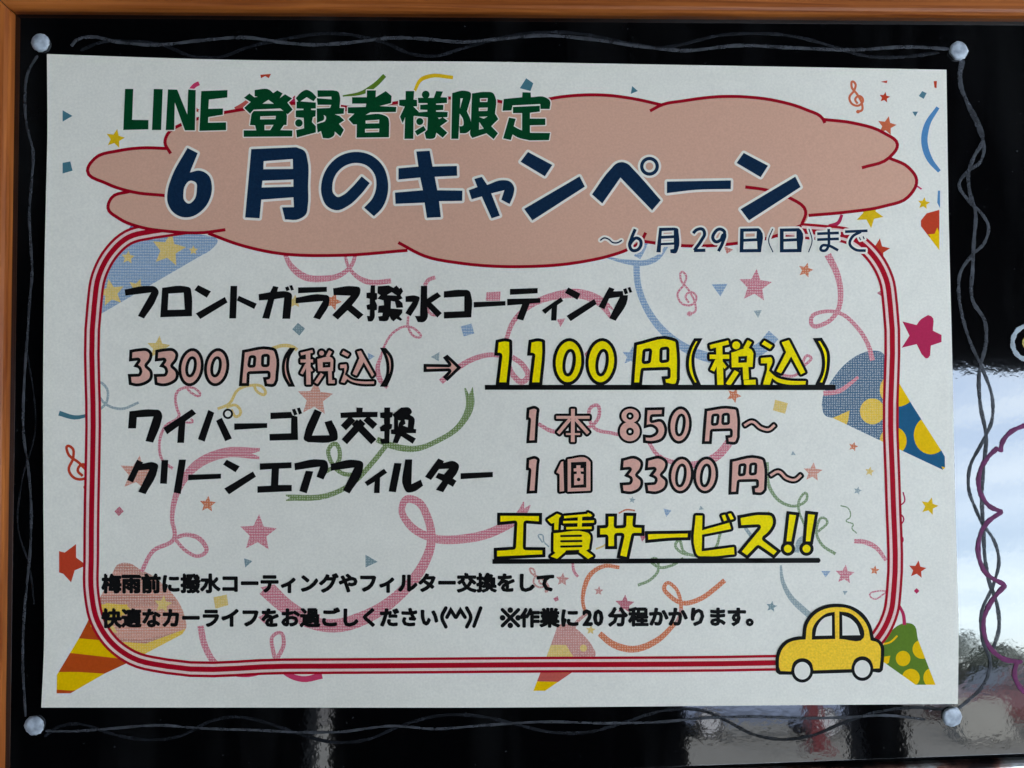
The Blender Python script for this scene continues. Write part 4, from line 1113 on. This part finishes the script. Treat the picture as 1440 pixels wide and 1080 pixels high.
# the two small lines of text: glyph outlines of the built-in font, thickened as in the print
_gc = {}
def font_glyph(ch):
    if ch in _gc: return _gc[ch]
    cu = bpy.data.curves.new('g', 'FONT'); cu.body = ch; cu.resolution_u = 2; cu.size = 1.0
    ob = bpy.data.objects.new('g', cu); col.objects.link(ob)
    bpy.context.view_layer.update()
    me = ob.to_mesh()
    vs = [v.co.xy.copy() for v in me.vertices]
    fs = [tuple(p.vertices) for p in me.polygons]
    ec = {}
    for f in fs:
        for i in range(len(f)):
            k = (min(f[i], f[(i + 1) % len(f)]), max(f[i], f[(i + 1) % len(f)])); ec[k] = ec.get(k, 0) + 1
    es = [k for k, c in ec.items() if c == 1]
    ob.to_mesh_clear(); bpy.data.objects.remove(ob); bpy.data.curves.remove(cu)
    _gc[ch] = (vs, fs, es)
    return _gc[ch]
def small_line(items, bold, name, label):
    """items: (character, left x, centre y, advance box width, height scale)"""
    shapes_all = []
    V, Fc = [], []
    for ch, x, y, w_, h_ in items:
        vs, fs, es = font_glyph(ch)
        if not fs: continue
        def mpx(v): return Vector((x + v.x * w_, y - (v.y - 0.37) * h_))
        P = [[mpx(vs[i]) for i in f] for f in fs]
        E = []
        for a_, b2_ in es:
            p_, q_ = mpx(vs[a_]), mpx(vs[b2_])
            if (q_ - p_).length < 1e-4: continue
            E += ribbon([p_, q_], 2 * bold); E.append(ellipse(p_.x, p_.y, bold, bold, 11, 7))
        vo_, tr = solve([dict(P=P, E=E, mode='grow')])
        rm = {}
        for f, _, _ in tr:
            ids = []
            for i in f:
                if i not in rm:
                    rm[i] = len(V); V.append(paper_at(vo_[i].x, vo_[i].y, 9 * STEP))
                ids.append(rm[i])
            a_, b2_, c_ = [V[i] for i in ids]
            if (b2_ - a_).cross(c_ - a_).z < 0: ids.reverse()
            Fc.append(tuple(ids))
    o = mesh_obj(name, V, Fc, i_black, poster, smooth=True); o['label'] = label
l1 = '梅雨前に撥水コーティングやフィルター交換をして'
small_line([(c, 143 + 27.75 * i, 821 - 0.07 * i, 27.8, 27.5) for i, c in enumerate(l1)], 1.5, 'note_text', 'upper small black line of text')
it = []
for i, c in enumerate('快適なカーライフをお過ごしください'): it.append((c, 143 + 27.9 * i, 869.6 - 0.1 * i, 27.8, 27.5))
sy = Shape().view(); sy.r(5.2, '627,855 ~621.5,868 627,881.5', '628.5,868 634,858 640.5,868', '641.5,868 647.5,858 654,868', '656.5,855 ~662,868 656.5,881.5', '676,855 666.5,880.5')
s2 = Shape().view(); s2.r(5.2, '706.5,857.5 729,880', '729,857.5 706.5,880')
for x_, y_ in ((717.6, 858), (717.6, 879.5), (706.8, 868.8), (728.6, 868.8), (717.6, 868.8)): s2.c(x_, y_, 4.0)
printed('face_mark', [dict(P=sy.P)], [i_black], 9, poster, label='smiling face made of brackets')
printed('reference_mark', [dict(P=s2.P)], [i_black], 9, poster)
for c, x in (('作', 731), ('業', 759), ('に', 787)): it.append((c, x, 869, 28, 27.5))
it += [('2', 819.5, 868, 27.5, 30), ('0', 834.5, 868, 27.5, 30)]
for c, x in (('分', 855), ('程', 884), ('か', 912), ('か', 939), ('り', 967), ('ま', 995), ('す', 1022), ('。', 1049)): it.append((c, x, 867.5, 27.8, 27.5))
small_line(it[:17], 1.5, 'note_text', 'lower small black line of text, left sentence')
small_line(it[17:], 1.5, 'note_text', 'lower small black line of text, remark at its right')

# the car drawing
v9 = (1080, 830, 5.538)
c1 = sv(*v9).p('60,600 ~60,520 ~90,440 ~150,385 ~220,362 265,358 ~285,250 ~350,165 ~440,118 ~540,105 ~640,120 ~740,180 ~800,270 825,370 ~870,390 ~900,430 ~905,500 895,620 ~880,637 820,637 660,642 350,652 180,658 90,658 ~65,640')
c1.c(267, 627, 86, 93); c1.c(735, 613, 86, 94)
c2 = sv(*v9).p('82,600 ~85,520 ~110,455 ~160,405 ~225,385 290,380 ~308,260 ~365,185 ~450,140 ~540,128 ~630,140 ~722,200 ~778,280 803,388 ~855,405 ~878,440 ~882,500 872,612 818,614 ~790,540 ~735,518 ~680,540 655,618 352,628 ~330,560 ~267,533 ~205,560 182,636 95,634')
c3 = sv(*v9).p('340,385 ~350,290 ~400,220 ~460,180 520,168 524,380', '555,165 ~640,180 ~710,240 ~745,370 555,380')
c4 = sv(*v9).p('368,355 ~385,280 ~440,215 497,198 498,352', '578,195 ~640,220 ~690,270 718,350 580,352')
c5 = sv(*v9).c(267, 627, 62, 68); c5.c(735, 613, 62, 68)
c6 = sv(*v9).c(267, 627, 86, 93); c6.c(735, 613, 86, 94)
printed('car_drawing', [dict(P=c1.P), dict(P=c2.P, E=c2.edges(0.7), mode='shrink'), dict(P=c3.P), dict(P=c6.P), dict(P=c4.P), dict(P=c5.P)], [i_black, i_carfill, i_black, i_black, i_white, i_white], 13, poster,
        label='yellow cartoon car with thick black outline')

# ------------------------------------------------------------------ what the gloss reflects: the forecourt behind the camera
m_ground = plain('forecourt_concrete', (0.062, 0.061, 0.056), 0.9, 0.2, 0.25, 1.5)
ground = mesh_obj('ground', [(-300, -300, 0), (300, -300, 0), (300, 300, 0), (-300, 300, 0)], [(0, 1, 2, 3)], m_ground); ground['kind'] = 'structure'
m_soffit = plain('dark_soffit', (0.010, 0.010, 0.012), 0.9, 0.1)
m_dark = plain('dark_cladding', (0.008, 0.008, 0.010), 0.85, 0.1)
v, f = box(-14, 14, -5.45, 3.0, 3.3, 3.7)
can = mesh_obj('canopy', v, f, m_soffit); can['kind'] = 'structure'
v, f = box(-14, 14, 0.45, 0.6, 0.0, 3.299)
wl_ = mesh_obj('wall', v, f, m_dark); tag(wl_, 'dark clad shop wall behind the display board, under the canopy', 'wall')
# easel legs of the board
m_leg = wood('brown_wood_leg', 'y')
for x in (-0.02, 0.42):
    v, f = box(x - 0.012, x + 0.012, -1.05, 0.17, -0.045, -0.020)
    mesh_obj('leg', v, f, m_leg, board, base=BOARD_BASE)
for x in (0.20,):
    top = BM @ Vector((x, 0.15, -0.05)); 
    a = BM.inverted() @ Vector((x, top.y + 0.25, 0.0)); b_ = Vector((x, 0.15, -0.06))
    dv = (a - b_).normalized(); nn = dv.cross(Vector((1, 0, 0)))
    vs = [tuple(p + Vector((sx * 0.012, 0, 0)) + nn * (sy * 0.012)) for p in (a, b_) for sx in (-1, 1) for sy in (-1, 1)]
    mesh_obj('leg', vs, [(0, 1, 3, 2), (4, 6, 7, 5), (0, 4, 5, 1), (2, 3, 7, 6), (0, 2, 6, 4), (1, 5, 7, 3)], m_leg, board, base=BOARD_BASE)
v, f = box(-0.02, 0.42, -0.235, -0.215, -0.0195, -0.001)
mesh_obj('ledge', v, f, m_wood_x, board, base=BOARD_BASE)

# things of the forecourt, seen only as rippled reflections in the black gloss
v, f = box(-13.9, -0.61, -2.75, -2.55, 0.0, 3.298)
tag(mesh_obj('side_wall', v, f, m_dark), 'dark wall mirrored black along the left edge of the board', 'wall')
v, f = box(-0.22, 0.26, -1.35, -0.9, 0.0, 3.298)  # added block for the person at the camera; dims the notice towards its left
tag(mesh_obj('column', v, f, m_dark), 'added dark block standing in for the person at the camera, mirrored black below the middle of the notice', 'column', 'dark canopy columns')
v, f = box(2.36, 2.66, -5.35, -5.1, 0.0, 3.298)
tag(mesh_obj('column', v, f, m_dark), 'narrow dark column mirrored as a black upright near the lower right marker dot', 'column', 'dark canopy columns')
m_paint_silver = plain('silver_car_paint', (0.09, 0.11, 0.16), 0.3, 0.6, metallic=0.4)
m_paint_red = plain('dark_red_car_paint', (0.05, 0.006, 0.007), 0.3, 0.6)
m_glass = plain('dark_car_glass', (0.01, 0.012, 0.016), 0.08, 0.6)
m_tyre = plain('tyre_rubber', (0.015, 0.015, 0.016), 0.8, 0.2)
m_rim = plain('wheel_rim', (0.45, 0.45, 0.47), 0.35, 0.5, metallic=0.7)
m_lamp = plain('headlight_lens', (0.7, 0.7, 0.68), 0.15, 0.6)
m_wall = plain('grey_render', (0.06, 0.06, 0.062), 0.9, 0.2, 0.12, 0.8)
m_white = plain('white_panel', (0.15, 0.15, 0.14), 0.6, 0.3, 0.06, 3)
m_redpost = plain('red_post_paint', (0.06, 0.003, 0.006), 0.5, 0.4)
m_leaf = plain('hedge_leaves', (0.010, 0.016, 0.008), 0.9, 0.0, 0.4, 2)
m_bark = plain('bark', (0.08, 0.06, 0.04), 0.9, 0.1, 0.2, 8)
def disc(cx, cy, cz, r_, w_, n_=20):
    V = [(cx + r_ * math.cos(2 * math.pi * i / n_), cy + s_ * w_ / 2, cz + r_ * math.sin(2 * math.pi * i / n_)) for s_ in (-1, 1) for i in range(n_)]
    return V, [(i, (i + 1) % n_, n_ + (i + 1) % n_, n_ + i) for i in range(n_)] + [tuple(range(n_)), tuple(range(2 * n_ - 1, n_ - 1, -1))]
def car(x, y, mat, label):
    root = empty('parked_car', Matrix.Translation((x, y, 0)), label, 'car')
    prof = [(-2.05, 0.32), (-2.12, 0.6), (-2.0, 0.86), (-1.15, 0.98), (-0.5, 1.42), (0.3, 1.5), (1.2, 1.42), (1.85, 1.02), (2.1, 0.9), (2.12, 0.5), (2.05, 0.3)]
    def half(z): return 0.82 if z < 1.0 else 0.82 - (z - 1.0) * 0.34
    V = [(px_, s_ * half(pz), pz) for s_ in (-1, 1) for px_, pz in prof]
    k = len(prof)
    mesh_obj('body', V, [(i, (i + 1) % k, k + (i + 1) % k, k + i) for i in range(k)] + [tuple(range(k))[::-1], tuple(range(k, 2 * k))], mat, root)
    for s_ in (-1, 1):
        for q in ([(-0.98, 1.03), (-0.42, 1.38), (0.25, 1.44), (0.25, 1.03)], [(0.33, 1.03), (0.33, 1.44), (1.15, 1.37), (1.6, 1.06)]):
            mesh_obj('side_window', [(a, s_ * (half(c) + 0.004), c) for a, c in q], [(0, 1, 2, 3)], m_glass, root)
        hh = mesh_obj('headlight', [(-2.1, s_ * 0.55, 0.62), (-2.1, s_ * 0.8, 0.62), (-2.02, s_ * 0.8, 0.8), (-2.03, s_ * 0.55, 0.8), (-2.13, s_ * 0.55, 0.64), (-2.13, s_ * 0.8, 0.64), (-2.05, s_ * 0.8, 0.81), (-2.06, s_ * 0.55, 0.81)],
                      [(0, 1, 2, 3), (4, 5, 6, 7), (0, 1, 5, 4), (2, 3, 7, 6), (1, 2, 6, 5), (0, 3, 7, 4)], m_lamp, root)
        for wx in (-1.3, 1.32):
            V, F_ = disc(wx, s_ * 0.76, 0.32, 0.32, 0.2); w_ = mesh_obj('wheel', V, F_, m_tyre, root)
            V, F_ = disc(wx, s_ * 0.765, 0.32, 0.19, 0.2); mesh_obj('rim', V, F_, m_rim, w_)
    mesh_obj('windscreen', [(-1.12, -0.76, 1.0), (-1.12, 0.76, 1.0), (-0.52, 0.66, 1.42), (-0.52, -0.66, 1.42)], [(0, 1, 2, 3)], m_glass, root).location = (-0.012, 0, 0.012)
    return root
car(6.1, -19, m_paint_silver, 'silver car mirrored faintly in the gloss under the lower right of the notice')
car(12.6, -19, m_paint_red, 'dark red car mirrored in the gloss at the lower right corner')
v, f = box(-40, 60, -31, -30.7, 0, 1.9)
v2_, f2_ = box(-40, 60, -31.05, -30.65, 1.9, 2.02)
fw = empty('boundary_wall', Matrix.Translation((10, -31, 0)), 'low grey wall across the forecourt, mirrored under the pale sky', 'wall')
mesh_obj('wall_face', [(a - 10, b_ + 31, c) for a, b_, c in v], f, m_wall, fw)
mesh_obj('coping', [(a - 10, b_ + 31, c) for a, b_, c in v2_], f2_, m_white, fw)
v, f = join(box(9.1, 10.15, -16.3, -15.9, 0.08, 0.78), box(9.2, 9.3, -16.2, -16.0, 0, 0.08), box(9.95, 10.05, -16.2, -16.0, 0, 0.08))
tag(mesh_obj('planter_box', v, f, m_white), 'pale box on short feet mirrored beside the lower right marker dot', 'planter')
v, f = join(box(5.3, 5.52, -13.8, -13.6, 0, 2.6), box(5.2, 5.62, -13.9, -13.5, 0, 0.08))
tag(mesh_obj('sign_post', v, f, m_redpost), 'dark red post mirrored below the car drawing of the notice', 'post')
rs = random.Random(3)
for i, (bx_, by_, h_, w_) in enumerate(((15.6, -26.5, 2.75, 1.15), (17.1, -27.0, 2.45, 1.0), (18.9, -27, 2.25, 1.3))):
    root = empty('garden_shrub', Matrix.Translation((bx_, by_, 0)), ['tallest dark shrub mirrored against the pale sky', 'middle dark shrub beside the tallest one, mirrored in the gloss', 'lowest and widest dark shrub, mirrored at the far right'][i], 'shrub', 'shrubs in front of the grey wall')
    V, F_ = [], []
    for k in range(1500):
        a = rs.random() * 6.283; zz = rs.uniform(0.25, h_)
        r_ = w_ * math.sqrt(rs.random()) * math.sqrt(max(0.05, 1 - ((zz - h_ * 0.5) / (h_ * 0.56)) ** 2))
        c = Vector((r_ * math.cos(a), r_ * math.sin(a), zz))
        u = Vector((rs.uniform(-1, 1), rs.uniform(-1, 1), rs.uniform(-1, 1))).normalized() * 0.09
        w2 = u.cross(Vector((rs.uniform(-1, 1), rs.uniform(-1, 1), rs.uniform(-1, 1)))).normalized() * 0.05
        n_ = len(V); V += [tuple(c - u), tuple(c + w2), tuple(c + u), tuple(c - w2)]; F_.append((n_, n_ + 1, n_ + 2, n_ + 3))
    mesh_obj('foliage', V, F_, m_leaf, root)
    V = []; F_ = []
    for k in range(5):
        a = k * 1.3
        b0, b1 = Vector((0.06 * math.cos(a), 0.06 * math.sin(a), 0)), Vector((0.4 * math.cos(a), 0.4 * math.sin(a), h_ * 0.6))
        n_ = len(V)
        for p, r_ in ((b0, 0.04), (b1, 0.015)):
            for q in range(5): V.append((p.x + r_ * math.cos(q * 1.2566), p.y + r_ * math.sin(q * 1.2566), p.z))
        F_ += [(n_ + q, n_ + (q + 1) % 5, n_ + 5 + (q + 1) % 5, n_ + 5 + q) for q in range(5)]
    mesh_obj('stem', V, F_, m_bark, root)
